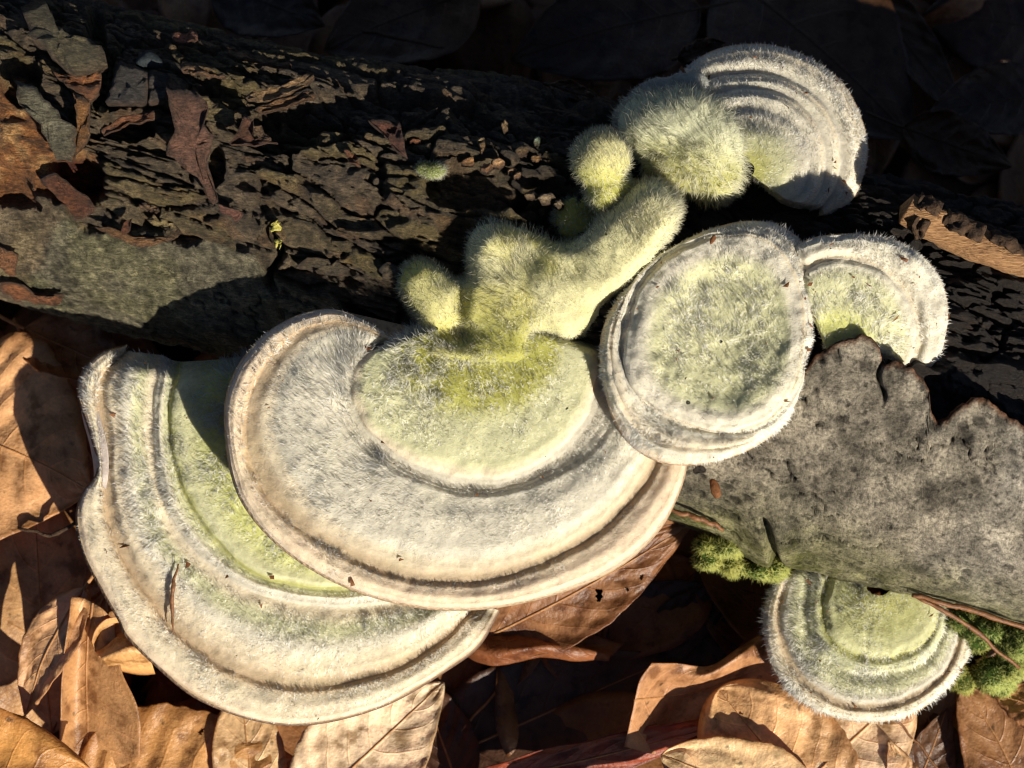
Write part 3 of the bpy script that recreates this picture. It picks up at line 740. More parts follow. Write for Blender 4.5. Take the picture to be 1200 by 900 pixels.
bracket('largest shaggy white bracket in the middle with a yellow green centre', B_R, 2.98, (-0.06, 0.03),
  [(0, .26), (.3, .30), (.7, .30), (.9, .27), (.98, .20), (1.06, .06), (1.2, .02), (1.5, .03), (1.8, .08), (2.0, .16), (2.3, .22), (2.6, .20), (2.85, .09), (2.97, -.04), (3.03, -.06), (3.2, .03), (3.55, .08), (3.85, .04), (4, -.05)],
  [(0, YG), (.35, YG), (.6, PG), (.9, PG), (1.0, CR), (1.08, GY), (1.25, GY), (1.7, W_), (2.3, W_), (2.7, W_), (2.8, CR), (2.98, GR), (3.06, TN), (3.3, PK), (3.7, PK), (4, PK)],
  [(0, .20, 1.6, .1), (.4, .20, 1.4, .3), (.75, .12, 1.0, .8), (.95, .04, .9, 1.0), (1.08, .05, .7, .3), (1.25, .14, .9, .2), (1.35, .20, 1.5, .2), (1.55, .17, .9, .6), (2.2, .15, .9, 1.0), (2.7, .10, .9, 1.1), (2.93, .04, .9, .9), (3.03, .08, 1.2, .2), (3.13, .15, 1.7, .3), (3.4, .08, 1.1, 1.0), (3.85, .06, 1.0, 1.0), (4, .06, 1.2, 1.0)],
  N=560, per=38, seed=2, angle_hair=[(0, 1.5), (.3, 1.4), (.42, 1.1), (.55, .8), (1, .75)], wave=0.06,
  prof2=[(0, .26), (.7, .30), (.9, .27), (1.1, .18), (2, .16), (3, .12), (3.6, .08), (4, -.04)], ang_prof=[(0, 0), (.1, .1), (.2, .6), (.3, 1), (1, 1)])

# --- round one on the right
C_C = (845, 400)
C_R = [
 [(847, 400), (845, 402), (843, 400), (845, 398)],
 [(905, 400), (890, 440), (845, 455), (805, 435), (795, 395), (810, 350), (850, 335), (890, 355)],
 [(938, 385), (930, 440), (900, 485), (850, 500), (800, 490), (760, 468), (738, 430), (738, 385), (758, 335), (800, 298), (850, 279), (900, 288), (930, 330)],
 [(947, 385), (940, 445), (912, 492), (862, 512), (805, 506), (758, 482), (730, 440), (726, 388), (746, 330), (788, 292), (842, 272), (898, 276), (935, 318)],
 [(952, 375), (949, 410), (941, 450), (934, 478), (910, 505), (870, 530), (820, 543), (775, 541), (740, 521), (719, 490), (709, 450), (704, 408), (711, 375), (730, 344), (765, 310), (800, 284), (840, 267), (880, 260), (915, 267), (940, 287), (951, 325)]]
bracket('round pale cap with a dimpled centre, resting on the torn grey bark', C_R, 3.36, (-0.02, 0.02),
  [(0, .06), (1.0, .10), (1.5, .17), (1.8, .18), (2.0, .13), (2.25, .04), (2.7, .02), (3.0, .05), (3.3, .07), (3.5, .04), (3.65, .05), (3.85, -.01), (4, -.12)],
  [(0, PG), (.8, PG), (1.4, PG * 1.03), (1.8, W_), (2.0, W_ * 1.03), (2.2, CR), (2.6, W_), (3.0, W_), (3.5, CR), (3.8, W_), (4, PK)],
  [(0, .20, 1.0, .4), (.6, .18, 1.0, .4), (1.1, .17, 1.0, .5), (1.6, .12, .9, .8), (2.0, .08, 1.0, .9), (2.2, .08, 1.0, .5), (2.5, .12, 1.3, .2), (3.0, .10, 1.3, .6), (3.5, .10, 1.4, .6), (4, .13, 1.6, .8)],
  N=420, per=28, center=C_C, closed=True, seed=3, wave=0.12, margin_v=3, thick=0.32, relief=0.9, lump=0.07,
  prof2=[(0, .06), (1.0, .12), (1.7, .20), (2.3, .20), (3.0, .16), (3.5, .08), (4, -.10)],
  ang_prof=[(0, 1.0), (.12, .7), (.22, .35), (.32, 0), (.55, 0), (.65, .5), (.75, 1.0), (1, 1.0)])

# --- behind it, half hidden by the spike of bark
H_R = [
 [(968, 412), (972, 408), (978, 406), (984, 406), (990, 408), (994, 412)],
 [(944, 352), (962, 340), (990, 338), (1018, 348), (1036, 370), (1046, 400), (1040, 420)],
 [(940, 318), (968, 306), (1003, 305), (1040, 322), (1064, 355), (1074, 395), (1066, 432)],
 [(932, 288), (960, 278), (1000, 275), (1040, 280), (1076, 297), (1100, 325), (1110, 360), (1106, 400), (1094, 437)]]
bracket('half round pale bracket at the right behind the spike of torn bark', H_R, 3.30, (-0.06, 0.24),
  [(0, .26), (.6, .20), (1.0, .14), (1.3, .13), (1.8, .10), (1.97, .0), (2.1, -.02), (2.4, .06), (2.8, .02), (3, -.1)],
  [(0, YL), (.4, YL), (.8, PG), (1.3, PG), (1.95, W_), (2.05, CR), (2.3, W_), (2.7, W_), (3, W_)],
  [(0, .16, 1.3, .4), (.8, .17, 1.2, .6), (1.5, .10, 1.1, .9), (1.95, .04, .8, .6), (2.1, .10, 1.2, .4), (2.6, .10, 1.3, .7), (3, .13, 1.6, .8)],
  N=300, per=30, seed=4, wave=0.08, lump=0.06, end_drop=0.06)

# --- at the top right, three terraces
I_R = [
 [(872, 204), (868, 200), (868, 194), (873, 190), (880, 191), (884, 196), (883, 203), (879, 206)],
 [(846, 150), (862, 132), (890, 130), (920, 142), (940, 165), (946, 195), (936, 225), (915, 238)],
 [(800, 132), (830, 112), (872, 103), (912, 108), (944, 128), (964, 160), (968, 195), (958, 228), (940, 246)],
 [(785, 118), (822, 95), (870, 86), (918, 90), (956, 112), (980, 145), (987, 185), (978, 222), (956, 250)],
 [(770, 110), (800, 84), (832, 62), (870, 53), (910, 55), (950, 70), (985, 96), (1005, 130), (1016, 170), (1011, 205), (996, 236), (966, 253), (948, 252)]]
bracket('terraced grey white bracket at the top, its lower right half in shade', I_R, 2.52, (-0.04, 0.02),
  [(0, .40), (.5, .40), (.9, .33), (1.1, .26), (1.6, .26), (1.85, .20), (2.0, .12), (2.4, .12), (2.8, .07), (3.0, -.01), (3.4, .0), (3.8, -.05), (4, -.16)],
  [(0, OL), (.5, PG * .8), (1.0, GY), (1.5, W_), (1.9, CR), (2.0, GY), (2.3, W_), (2.8, CR), (3.0, GY), (3.3, W_), (3.8, CR), (4, CR)],
  [(0, .16, 1.2, .5), (.8, .10, 1.2, .8), (1.2, .10, 1.2, .5), (1.8, .09, 1.3, .6), (2.0, .05, .9, .3), (2.3, .11, 1.4, .4), (2.8, .08, 1.3, .6), (3.0, .05, .8, .3), (3.3, .14, 1.8, .3), (3.7, .12, 1.6, .4), (4, .12, 1.6, .6)],
  N=320, per=24, seed=5, wave=0.03, relief=1.15, lump=0.02)

# --- small one under the log, bottom right
K_R = [
 [(1018, 680), (1016, 690), (1022, 696), (1030, 698), (1038, 696), (1044, 690), (1044, 684)],
 [(978, 668), (968, 715), (976, 744), (1002, 762), (1040, 768), (1074, 756), (1094, 732), (1102, 690)],
 [(952, 660), (944, 715), (952, 752), (978, 782), (1018, 792), (1062, 786), (1094, 764), (1120, 700)],
 [(930, 656), (913, 712), (917, 752), (936, 790), (966, 815), (1004, 828), (1050, 825), (1088, 806), (1114, 778), (1132, 715)],
 [(922, 652), (905, 690), (896, 715), (897, 750), (905, 780), (925, 810), (950, 828), (985, 842), (1030, 845), (1070, 835), (1105, 810), (1125, 785), (1140, 755), (1140, 712)]]
bracket('small fan shaped bracket with a lime green centre below the grey bark', K_R, 0.95, (-0.02, -0.06),
  [(0, .42), (.3, .36), (.6, .34), (.9, .30), (1.0, .22), (1.1, .14), (1.4, .17), (1.8, .12), (2.0, .05), (2.3, .08), (2.75, .06), (2.95, -.02), (3.05, -.03), (3.3, .02), (3.7, -.01), (4, -.10)],
  [(0, OL), (.5, rgb('b4b47c')), (.95, rgb('bfbf92')), (1.1, OL), (1.5, rgb('bcbd98')), (2.0, PG * .9), (2.4, PG), (2.8, GY), (2.98, GR), (3.1, GR * 1.2), (3.4, CR), (4, W_)],
  [(0, .14, 1.3, .3), (.5, .10, 1.2, .5), (.9, .06, 1.0, .6), (1.1, .13, 1.7, .2), (1.5, .17, 1.2, .6), (2.0, .13, 1.1, .7), (2.5, .14, 1.1, .8), (2.95, .05, .9, .6), (3.1, .13, 1.4, .5), (3.6, .14, 1.7, .9), (4, .17, 1.8, .9)],
  N=340, per=26, seed=6, angle_hair=[(0, 1.5), (.35, 1.3), (.6, .8), (1, .9)], width=0.0066, dens=4200, relief=0.6)

# ------------------------------------------------------------------ lumpy young growths: merged soft lobes
def blob_mesh(balls, voxel=0.035, smooth=14):
    bm = bmesh.new()
    for (px, py, z, rx, ry, rz, rot) in balls:
        c = at(px, py, z)
        r = bmesh.ops.create_icosphere(bm, subdivisions=3, radius=1.0)
        ca, sa = math.cos(rot), math.sin(rot)
        for v in r['verts']:
            x, y, zz = v.co.x * rx, v.co.y * ry, v.co.z * rz
            v.co = (c[0] + x * ca - y * sa, c[1] + x * sa + y * ca, c[2] + zz)
    me = bpy.data.meshes.new('tmp'); bm.to_mesh(me); bm.free()
    o = bpy.data.objects.new('tmp', me); COL.objects.link(o)
    m = o.modifiers.new('r', 'REMESH'); m.mode = 'VOXEL'; m.voxel_size = voxel
    m = o.modifiers.new('s', 'SMOOTH'); m.iterations = smooth; m.factor = 0.6
    ev = o.evaluated_get(bpy.context.evaluated_depsgraph_get()); em = ev.to_mesh()
    em.calc_loop_triangles()
    V = np.zeros(len(em.vertices) * 3, np.float32); em.vertices.foreach_get('co', V)
    N = np.zeros(len(em.vertices) * 3, np.float32); em.vertices.foreach_get('normal', N)
    T = np.zeros(len(em.loop_triangles) * 3, np.int32); em.loop_triangles.foreach_get('vertices', T)
    ev.to_mesh_clear(); bpy.data.objects.remove(o); bpy.data.meshes.remove(me)
    return V.reshape(-1, 3).astype(float), N.reshape(-1, 3).astype(float), T.reshape(-1, 3)

def fuzzy_blob(root, name, balls, colf, hairf, dens=3000, seed=0, lump=0.05, width=0.0066, lean=0.35, spread=0.25, voxel=0.035, smooth=14, fuzz='fuzz', matn='cap'):
    r = np.random.default_rng(2000 + seed)
    V, N, T = balls if isinstance(balls, tuple) else blob_mesh(balls, voxel, smooth)
    V = V + N * (lump * fbm(V * 2.4 + seed, 3, seed) + 0.3 * lump * fbm(V * 8, 3, seed + 1))[:, None]
    px, py = proj(V); col = colf(px, py, V)
    o = mk(name, V, T, M[matn], root, col=np.clip(col, 0, 0.95))
    a, b, c = V[T[:, 0]], V[T[:, 1]], V[T[:, 2]]
    cen = (a + b + c) / 3; nz_ = unit(np.cross(b - a, c - a))
    area = 0.5 * np.linalg.norm(np.cross(b - a, c - a), axis=1)
    cpx, cpy = proj(cen)
    L, dn = hairf(cpx, cpy, cen)
    dn = dn * (0.35 + 0.95 * sstep(-0.25, 0.35, fbm(cen * 2.7 + seed, 3, seed + 40)))
    wgt = area * dn * dens * (nz_[:, 2] > -0.5)
    n = int(wgt.sum()); k = r.choice(len(T), n, p=wgt / wgt.sum())
    u, v = r.random(n), r.random(n); fl = u + v > 1; u[fl], v[fl] = 1 - u[fl], 1 - v[fl]
    B = a[k] + (b - a)[k] * u[:, None] + (c - a)[k] * v[:, None]
    ctr = V.mean(0)
    G = B - ctr; G = unit(G - nz_[k] * (G * nz_[k]).sum(1)[:, None])
    hc = col[T[:, 0]][k]
    white = np.array([0.90, 0.88, 0.74]); white = white if matn == 'cap' else hc[0] * 1.3
    hcol = np.clip((hc * 0.5 + white * 0.5) * r.uniform(0.75, 1.15, (n, 1)), 0, 0.92)
    HV, HF, HC, HN_ = hair_mesh(B, unit(N[T[:, 0]][k]), G, 0.62 * L[k] * r.uniform(0.4, 1.6, n), hcol, width, np.full(n, lean), spread, r)
    tag(mk(fuzz, HV, HF, M['hair'], root, col=HC, normals=HN_), kind='stuff')
    return o

from mathutils.geometry import delaunay_2d_cdt
def inflated(poly, zf, height, reach, step=3.2, skirt=0.55):
    """a soft fused body raised over an outline: it swells from the edge inwards"""
    e = resample(np.vstack([catmull(poly, 10, True), np.asarray(poly, float)[:1]]), int(len(poly) * 16))[:-1]
    gx_, gy_ = np.meshgrid(np.arange(e[:, 0].min(), e[:, 0].max(), step), np.arange(e[:, 1].min(), e[:, 1].max(), step))
    g = np.stack([gx_.ravel(), gy_.ravel()], 1); g = g + (np.random.default_rng(1).random(g.shape) - .5) * step * .5
    def dist(p):
        return np.sqrt(((p[:, None] - e[None]) ** 2).sum(-1).min(1))
    g = g[inside(e, g[:, 0], g[:, 1])]; d = dist(g); g = g[d > step * 0.6]; d = d[d > step * 0.6]
    n = len(e); P2 = np.vstack([e, g]); dd = np.concatenate([np.zeros(n), d])
    r_ = delaunay_2d_cdt([Vector(p) for p in P2], [(k, (k + 1) % n) for k in range(n)], [], 1, 1e-6)
    assert len(r_[0]) == len(P2)
    T = np.array([f for f in r_[2]], np.int32)
    t = np.clip(dd / reach, 0, 1); up = np.sqrt(1 - (1 - t) ** 2)
    z = zf(P2[:, 0], P2[:, 1]) + height * up
    V = at(P2[:, 0], P2[:, 1], z)
    a, b, c = V[T[:, 0]], V[T[:, 1]], V[T[:, 2]]
    fl = np.cross(b - a, c - a)[:, 2] < 0; T[fl] = T[fl][:, ::-1]
    c0 = e.mean(0); k = np.arange(n); rows = [np.arange(n)]; Vs = [V]; off = len(V)
    nrm_ = unit(np.roll(e, -1, 0) - np.roll(e, 1, 0)); nrm_ = np.stack([-nrm_[:, 1], nrm_[:, 0]], 1)
    if not inside(e, (e + nrm_ * 2)[:, 0], (e + nrm_ * 2)[:, 1]).mean() > .5: nrm_ = -nrm_
    TT = [T]
    for ins, dz in ((-1.0, .25), (2.0, .7), (9.0, 1.0)):
        q_ = e + nrm_ * ins; Vs.append(at(q_[:, 0], q_[:, 1], z[:n] - skirt * dz)); rows.append(off + k); off += n
    for r0, r1 in zip(rows[:-1], rows[1:]):
        A = np.stack([r0, r1, np.roll(r1, -1)], 1); B = np.stack([r0, np.roll(r1, -1), np.roll(r0, -1)], 1)
        V_ = np.vstack(Vs); m = V_[A[0]]
        ctr = V_[r0].mean(0)
        for Q in (A, B):
            f = np.cross(V_[Q[:, 1]] - V_[Q[:, 0]], V_[Q[:, 2]] - V_[Q[:, 0]])
            TT.append(Q)
    V = np.vstack(Vs); T = np.vstack(TT)
    me = bpy.data.meshes.new('tmp'); me.from_pydata(V.tolist(), [], T.tolist())
    bm = bmesh.new(); bm.from_mesh(me); bmesh.ops.recalc_face_normals(bm, faces=bm.faces); bm.to_mesh(me); bm.free()
    T = np.zeros(len(me.polygons) * 3, np.int32); me.polygons.foreach_get('vertices', T); T = T.reshape(-1, 3)
    fn = np.cross(V[T[:, 1]] - V[T[:, 0]], V[T[:, 2]] - V[T[:, 0]])
    if fn[:, 2].sum() < 0: T = T[:, ::-1]
    N = np.zeros_like(V)
    fn = np.cross(V[T[:, 1]] - V[T[:, 0]], V[T[:, 2]] - V[T[:, 0]])
    for k_ in range(3): np.add.at(N, T[:, k_], fn)
    bpy.data.meshes.remove(me)
    return V, unit(N), T

def cD(px, py, V):
    y = np.clip(1.25 - np.hypot((px - 585) / 70, (py - 415) / 60), 0, 1)[:, None]
    y2 = sstep(-0.1, 0.5, fbm(V * 2.2, 3, 5))[:, None] * 0.6 * (1 - sstep(640, 720, px))[:, None]
    c = rgb('d3cfa0') * (1 + 0.12 * fbm(V * 4, 3, 77)[:, None])
    c = c + (rgb('c2bb58') - c) * np.clip(y2 + 0.4 * (1 - sstep(500, 560, px))[:, None], 0, 1)
    return c + (YG * 0.9 - c) * np.clip(y * 1.2, 0, 1)
def hD(px, py, V):
    L = 0.125 + 0.06 * fbm(V * 1.7, 2, 8) - 0.05 * sstep(-12, 22, (px - 690) * .62 + (py - 335) * .78) * sstep(600, 640, px)
    return L, 0.85 + 0.5 * fbm(V * 2.2, 2, 9)
gD = thing('bracket_fungus', 'knobbly yellow green growth of fused young lobes above the largest bracket', 'fungus', at(610, 340, 2.7), 'bracket fungi growing on the log')
D_OUT = [(468, 322), (480, 306), (498, 303), (514, 312), (530, 326), (546, 322), (546, 296), (556, 270), (576, 259), (600, 262), (628, 272), (654, 284), (672, 282), (690, 268), (712, 244), (738, 222), (764, 213), (786, 224), (797, 246), (788, 272), (766, 302), (738, 332), (716, 350), (704, 370), (684, 390), (660, 397), (640, 390), (624, 396), (622, 424), (604, 446), (566, 456), (528, 448), (500, 432), (492, 410), (494, 388), (484, 364), (470, 344)]
def zD(x, y):
    g = lambda cx, cy, rx, ry: np.exp(-((x - cx) / rx) ** 2 - ((y - cy) / ry) ** 2)
    z = 2.92 + 0.48 * sstep(600, 780, x) * sstep(420, 260, y) + 0.14 * g(578, 285, 26, 24) + 0.12 * g(645, 345, 34, 30) + 0.10 * g(600, 330, 30, 30)
    z = z - 0.16 * g(540, 350, 9, 30) - 0.16 * g(528, 390, 32, 14) - 0.4 * sstep(412, 450, y) + 0.05 * g(490, 328, 16, 18) - 0.05 * g(668, 318, 20, 26) - 0.05 * g(625, 300, 14, 16) + 0.06 * g(512, 342, 18, 22)
    z = z - 0.10 * g(700, 362, 22, 16) + 0.0 * y
    return z
fuzzy_blob(gD, 'lobed_body', inflated(D_OUT, zD, 0.34, 22), cD, hD, 4000, 1, lump=0.04)
fuzzy_blob(gD, 'lobe', inflated([(648, 252), (660, 236), (684, 230), (706, 240), (712, 262), (700, 282), (676, 286), (654, 274)], lambda x, y: 2.85 + 0 * x, 0.34, 26), lambda x, y, V: YG * 0.7 * (1 + 0 * V[:, :1]), lambda x, y, V: (0.10 + 0 * x, 1.0 + 0 * x), 3200, 4, lump=0.03)
fuzzy_blob(gD, 'bud', [(703, 187, 3.45, .36, .35, .34, 0), (712, 222, 3.3, .28, .30, .32, 0)], lambda x, y, V: rgb('cfca96') + (YG - rgb('cfca96')) * sstep(170, 225, y)[:, None], lambda x, y, V: (0.11 + 0 * x, 1.1 + 0 * x), 3600, 5)

gJ = thing('bracket_fungus', 'domed shaggy green white young bracket beside the terraced one at the top', 'fungus', at(795, 170, 2.5), 'bracket fungi growing on the log')
fuzzy_blob(gJ, 'cap', [(775, 150, 2.95, .52, .46, .42, 0), (820, 172, 3.0, .52, .58, .46, 0), (800, 150, 3.02, .6, .48, .44, 0), (838, 200, 2.92, .34, .40, .42, 0), (790, 190, 2.9, .4, .36, .4, 0)],
  lambda x, y, V: rgb('cfd0ae') + (OL - rgb('cfd0ae')) * sstep(150, 215, y + 20 * fbm(V * 3, 2, 4))[:, None], lambda x, y, V: (0.17 + 0.03 * fbm(V * 3, 2, 6), 1.0 + 0 * x), 3200, 6, lean=0.5)
gJ2 = thing('bracket_fungus', 'smooth bluish white lobe peeping out behind the shaggy dome at the top', 'fungus', at(765, 112, 2.2), 'bracket fungi growing on the log')
fuzzy_blob(gJ2, 'cap', [(770, 120, 2.45, .44, .26, .3, .5), (800, 106, 2.5, .34, .22, .3, .3), (745, 132, 2.4, .30, .2, .3, .6)], lambda x, y, V: rgb('8f918c') * (1 + 0 * V[:, :1]), lambda x, y, V: (0.06 + 0 * x, 0.8 + 0 * x), 2600, 7)
gL = thing('young_fungus', 'tiny fuzzy green tuft sprouting from the dark rough bark', 'fungus', on_log(np.array(506.), np.array(199.))[0])
pL = on_log(np.array(506.), np.array(199.), 0.02)[0]
fuzzy_blob(gL, 'cap', [(508, 200, pL[2], .15, .10, .12, .1), (496, 197, pL[2], .1, .08, .1, 0)], lambda x, y, V: rgb('6a7340') * (1 + 0 * V[:, :1]), lambda x, y, V: (0.08 + 0 * x, 1.0 + 0 * x), 3600, 8, voxel=0.02, smooth=5, lump=0.01)

# ------------------------------------------------------------------ moss
def moss(label, balls, seed, base):
    g = thing('moss_clump', label, 'moss', base, 'moss clumps under the log')
    fuzzy_blob(g, 'cushion', balls, lambda x, y, V: np.array([0.38, 0.42, 0.13]) * (1 + 0.8 * fbm(V * 6, 3, seed)[:, None]) + np.array([0.06, 0.0, -0.02]) * sstep(0.1, 0.4, fbm(V * 3, 2, seed + 3))[:, None], lambda x, y, V: (0.105 + 0.05 * fbm(V * 4, 2, seed + 5), 1.0 + 0 * x), 4200, 20 + seed, 0.12, 0.013, 0.2, 0.7, 0.03, 3, 'shoots', 'moss')
moss('bright moss clump on the underside of the log, left of the small bracket', [(832, 655, 1.25, .2, .18, .22, 0), (858, 664, 1.2, .22, .16, .22, 0), (885, 668, 1.15, .2, .14, .2, 0), (905, 664, 1.15, .14, .1, .16, 0), (850, 640, 1.35, .3, .16, .2, 0), (825, 640, 1.35, .16, .14, .2, 0)], 1, at(860, 655, 0.9))
moss('bright moss clump right of the small bracket, lowest at the edge', [(1165, 790, .6, .22, .2, .25, 0), (1180, 780, .65, .2, .2, .25, 0), (1172, 800, .55, .18, .14, .2, 0)], 2, at(1165, 790, .3))
moss('small moss clump touching the rim of the small bracket', [(1128, 795, .55, .17, .16, .2, 0), (1120, 785, .6, .16, .15, .2, 0)], 3, at(1126, 790, .3))
moss('dark moss under the right end of the log behind the needles', [(1150, 740, .95, .3, .2, .3, 0), (1190, 750, .9, .25, .25, .3, 0), (1125, 725, 1.0, .2, .14, .2, 0)], 4, at(1165, 740, .5))

# ------------------------------------------------------------------ leaves
def leaf_geo(p0, p1, wid, roll=0.0, arch=0.0, bow=0.0, curl=0.0, fold=0.0, ripple=0.045, corr=0.02, tipcurl=0.0, asym=1.0, seed=0, nu=56, nv=30, ragg=0.03, base_pow=0.75, blunt=0.85, nveins=7, sink=None):
    p0, p1 = np.asarray(p0, float), np.asarray(p1, float)
    ax = p1 - p0; L = np.linalg.norm(ax); ax = ax / L
    side = unit(np.cross(np.array([0, 0, 1.0]), ax)); up = np.cross(ax, side)
    cr, sr = math.cos(roll), math.sin(roll)
    side, up = side * cr + up * sr, up * cr - side * sr
    u = np.linspace(0, 1, nu)[:, None]; v = np.linspace(-1, 1, nv)[None]
    w = wid * (np.sin(np.pi * np.clip(u, 0, 1) ** base_pow) ** blunt * 0.98 + 0.02 * (1 - u))
    w = w * np.where(v > 0, 1.0, asym)
    th = np.stack([u * 5 + 0 * v, np.sign(v) * 3 + 0 * u, 0 * u * v + seed], -1)
    w = w * (1 + 0.035 * fbm(th * 2, 3, seed) + ragg * fbm(th * 5, 3, seed + 1))
    un = np.stack([u * 3 + 0 * v, v * 1.5 + 0 * u, 0 * u * v + seed], -1)
    mid = p0 + ax * (u * L)[..., None] + up * (arch * 4 * u * (1 - u) + tipcurl * u ** 3)[..., None] + side * (bow * 4 * u * (1 - u))[..., None]
    a = curl * np.abs(v) * w / max(wid, 1e-6)                 # rolls the blade round its midrib
    a = np.where(np.abs(a) < 1e-4, 1e-4, a)
    rad = w * np.abs(v) / a
    outx = rad * np.sin(a); outz = rad * (1 - np.cos(a))
    ph = u * nveins - 1.9 * np.abs(v) ** 1.25
    z = outz + fold * np.abs(v) * w + 0.5 * corr * np.cos(2 * np.pi * (ph - 0.5)) * sstep(0.03, 0.3, np.abs(v)) * (w / wid) + ripple * fbm(un * 1.2, 3, seed + 5) * (0.4 + v * v) * 2
    P = mid + side * (np.sign(v) * outx)[..., None] + up * z[..., None]
    return P, np.stack([u + 0 * v, (v + 1) / 2 + 0 * u], -1)
def leaf_faces(P, uv, th=0.012, holes=()):
    n = unit(np.cross(np.gradient(P, axis=1), np.gradient(P, axis=0)))
    nr, nc = P.shape[:2]; m = nr * nc
    V = np.vstack([P.reshape(-1, 3), (P - n * th).reshape(-1, 3)])
    F = [grid_faces(nr, nc), grid_faces(nr, nc, off=m)[:, ::-1]]
    if len(holes):
        c = P.reshape(-1, 3)[F[0]].mean(1); keep = np.ones(len(c), bool)
        for (hx_, hy_, hr) in holes:
            px_, py_ = proj(c); a_ = np.arctan2(py_ - hy_, px_ - hx_)
            keep &= np.hypot(px_ - hx_, py_ - hy_) > hr * (1 + 0.35 * np.sin(a_ * 2 + hx_) + 0.2 * np.sin(a_ * 5))
        F = [f[keep] for f in F]
    loop = np.concatenate([np.arange(nc), np.arange(1, nr) * nc + nc - 1, (nr - 1) * nc + np.arange(nc - 2, -1, -1), np.arange(nr - 2, 0, -1) * nc])
    l2 = np.roll(loop, -1)
    F.append(np.stack([loop, loop + m, l2 + m, l2], 1))
    return V, F, np.vstack([uv.reshape(-1, 2)] * 2)
def leaf(label, a, b, wid, color, group='dead leaves lying around the log', stalk=0.6, holes=(), **kw):
    """a and b: (px, py, height) of the base and of the tip; wid: half width in u"""
    P, uv = leaf_geo(at(*a), at(*b), wid, **kw)
    V, F, uvs = leaf_faces(P, uv, holes=holes)
    c = P.reshape(-1, 3).mean(0); base = np.array([c[0], c[1], P[..., 2].min()])
    root = thing('dead_leaf', label, 'leaf', base, group)
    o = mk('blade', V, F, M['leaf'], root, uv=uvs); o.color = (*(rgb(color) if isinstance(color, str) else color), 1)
    nv = P.shape[1] // 2
    mid = (P[:, nv - 1] + P[:, nv]) / 2
    n = unit(np.cross(np.gradient(P, axis=1), np.gradient(P, axis=0)))[:, nv]
    d = unit(mid[0] - mid[3])
    st = np.vstack([mid[0] + d * stalk * k + np.array([0.05, 0.03, 0]) * stalk * k * k for k in np.linspace(1, 0.1, 6)])
    path = np.vstack([st, mid[:-2] - n[:-2] * 0.012])
    rad = np.concatenate([np.full(6, 0.024), np.linspace(0.019, 0.005, len(mid) - 2)])
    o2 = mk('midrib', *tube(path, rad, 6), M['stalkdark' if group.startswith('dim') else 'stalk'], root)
    return root

def leaf_patch(label, rows, color, group='dead leaves lying around the log', n=12, seed=0, rough=0.02):
    """a leaf whose folds are given outright: rows of (px, py, height) points"""
    W = [np.array([at(*p) for p in r]) for r in rows]
    W = np.array([catmull(r, n) for r in W])
    W = np.stack([catmull(W[:, k], n) for k in range(W.shape[1])], 1)
    nn, _, _ = grid_normals(W)
    W = W + nn * (rough * fbm(W * 2.5 + seed, 3, seed))[..., None]
    a, b = np.meshgrid(np.linspace(0.05, 0.95, W.shape[0]), np.linspace(0, 1, W.shape[1]), indexing='ij')
    V, F, uvs = leaf_faces(W, np.stack([b, a], -1))
    base = np.array([*W.reshape(-1, 3).mean(0)[:2], W[..., 2].min()])
    root = thing('dead_leaf', label, 'leaf', base, group)
    o = mk('blade', V, F, M['leaf'], root, uv=uvs); o.color = (*rgb(color), 1)
    m = W.shape[0] // 2
    nn, _, _ = grid_normals(W)
    sg = np.sign(nn[m][:, 2:3])
    mk('midrib', *tube(W[m] - nn[m] * sg * 0.008, np.linspace(0.022, 0.008, W.shape[1]), 6), M['stalk'], root)
    return root
# lit leaves on the left
leaf('big tan leaf at the left edge with long curved veins, lit by the sun', (-95, 500, .45), (105, 575, .60), 1.5, 'cfa070', arch=.25, curl=.4, roll=-.12, seed=11, corr=.06, bow=.1, base_pow=.85)
leaf('tan leaf below the big veined one at the left edge, its lower half shaded', (60, 860, -.25), (40, 560, .15), 1.0, 'bf9668', arch=.2, curl=.3, roll=.1, seed=12, corr=.03)
leaf('small tan leaf between the shaded leaf and the orange one, lower left', (98, 690, 1.05), (30, 840, .75), .38, 'd2a67a', roll=.35, curl=.4, seed=13, corr=.008, arch=.15)
leaf_patch('folded brown leaf with a sunlit right edge, upright at the lower left',
  [[(84, 700, 1.3), (76, 760, 1.2), (72, 820, .85), (70, 905, .6)], [(100, 702, 1.2), (92, 770, .85), (90, 830, .5), (88, 910, .3)], [(118, 712, 1.3), (112, 775, .95), (118, 840, .6), (125, 905, .3)], [(134, 728, 1.2), (142, 785, 1.1), (162, 835, 1.0), (164, 890, .7)]], 'b98c5e', seed=14)
leaf('orange brown leaf in the bottom left corner', (-90, 940, 1.1), (108, 905, 1.05), 1.05, 'c28c4c', arch=.3, curl=.3, roll=-.1, seed=15, corr=.015, ripple=.06)
leaf_patch('small curled leaf lit from inside, below the left rim of the low bracket',
  [[(108, 752, 1.2), (112, 738, 1.25), (124, 726, 1.3), (142, 722, 1.25)], [(112, 764, 1.0), (122, 752, 1.05), (134, 742, 1.1), (152, 738, 1.05)], [(120, 772, 1.25), (138, 766, 1.4), (155, 762, 1.4), (172, 764, 1.3)], [(128, 782, .9), (146, 787, .85), (165, 790, .8), (182, 788, .8)]], 'd3a56c', seed=16)
leaf('brown ribbed leaf under the low bracket, bottom left', (80, 985, .35), (360, 900, .40), 1.35, 'bd8c56', arch=.15, curl=.25, roll=-.15, seed=17, corr=.05, nu=200, nv=120, holes=[(236, 857, 3.0), (158, 812, 2.4)])
leaf('pale buff leaf tucked below the low bracket, left of the creamy one', (300, 960, .45), (280, 790, .45), .48, 'd8b688', curl=.3, roll=.1, seed=18, corr=.02)
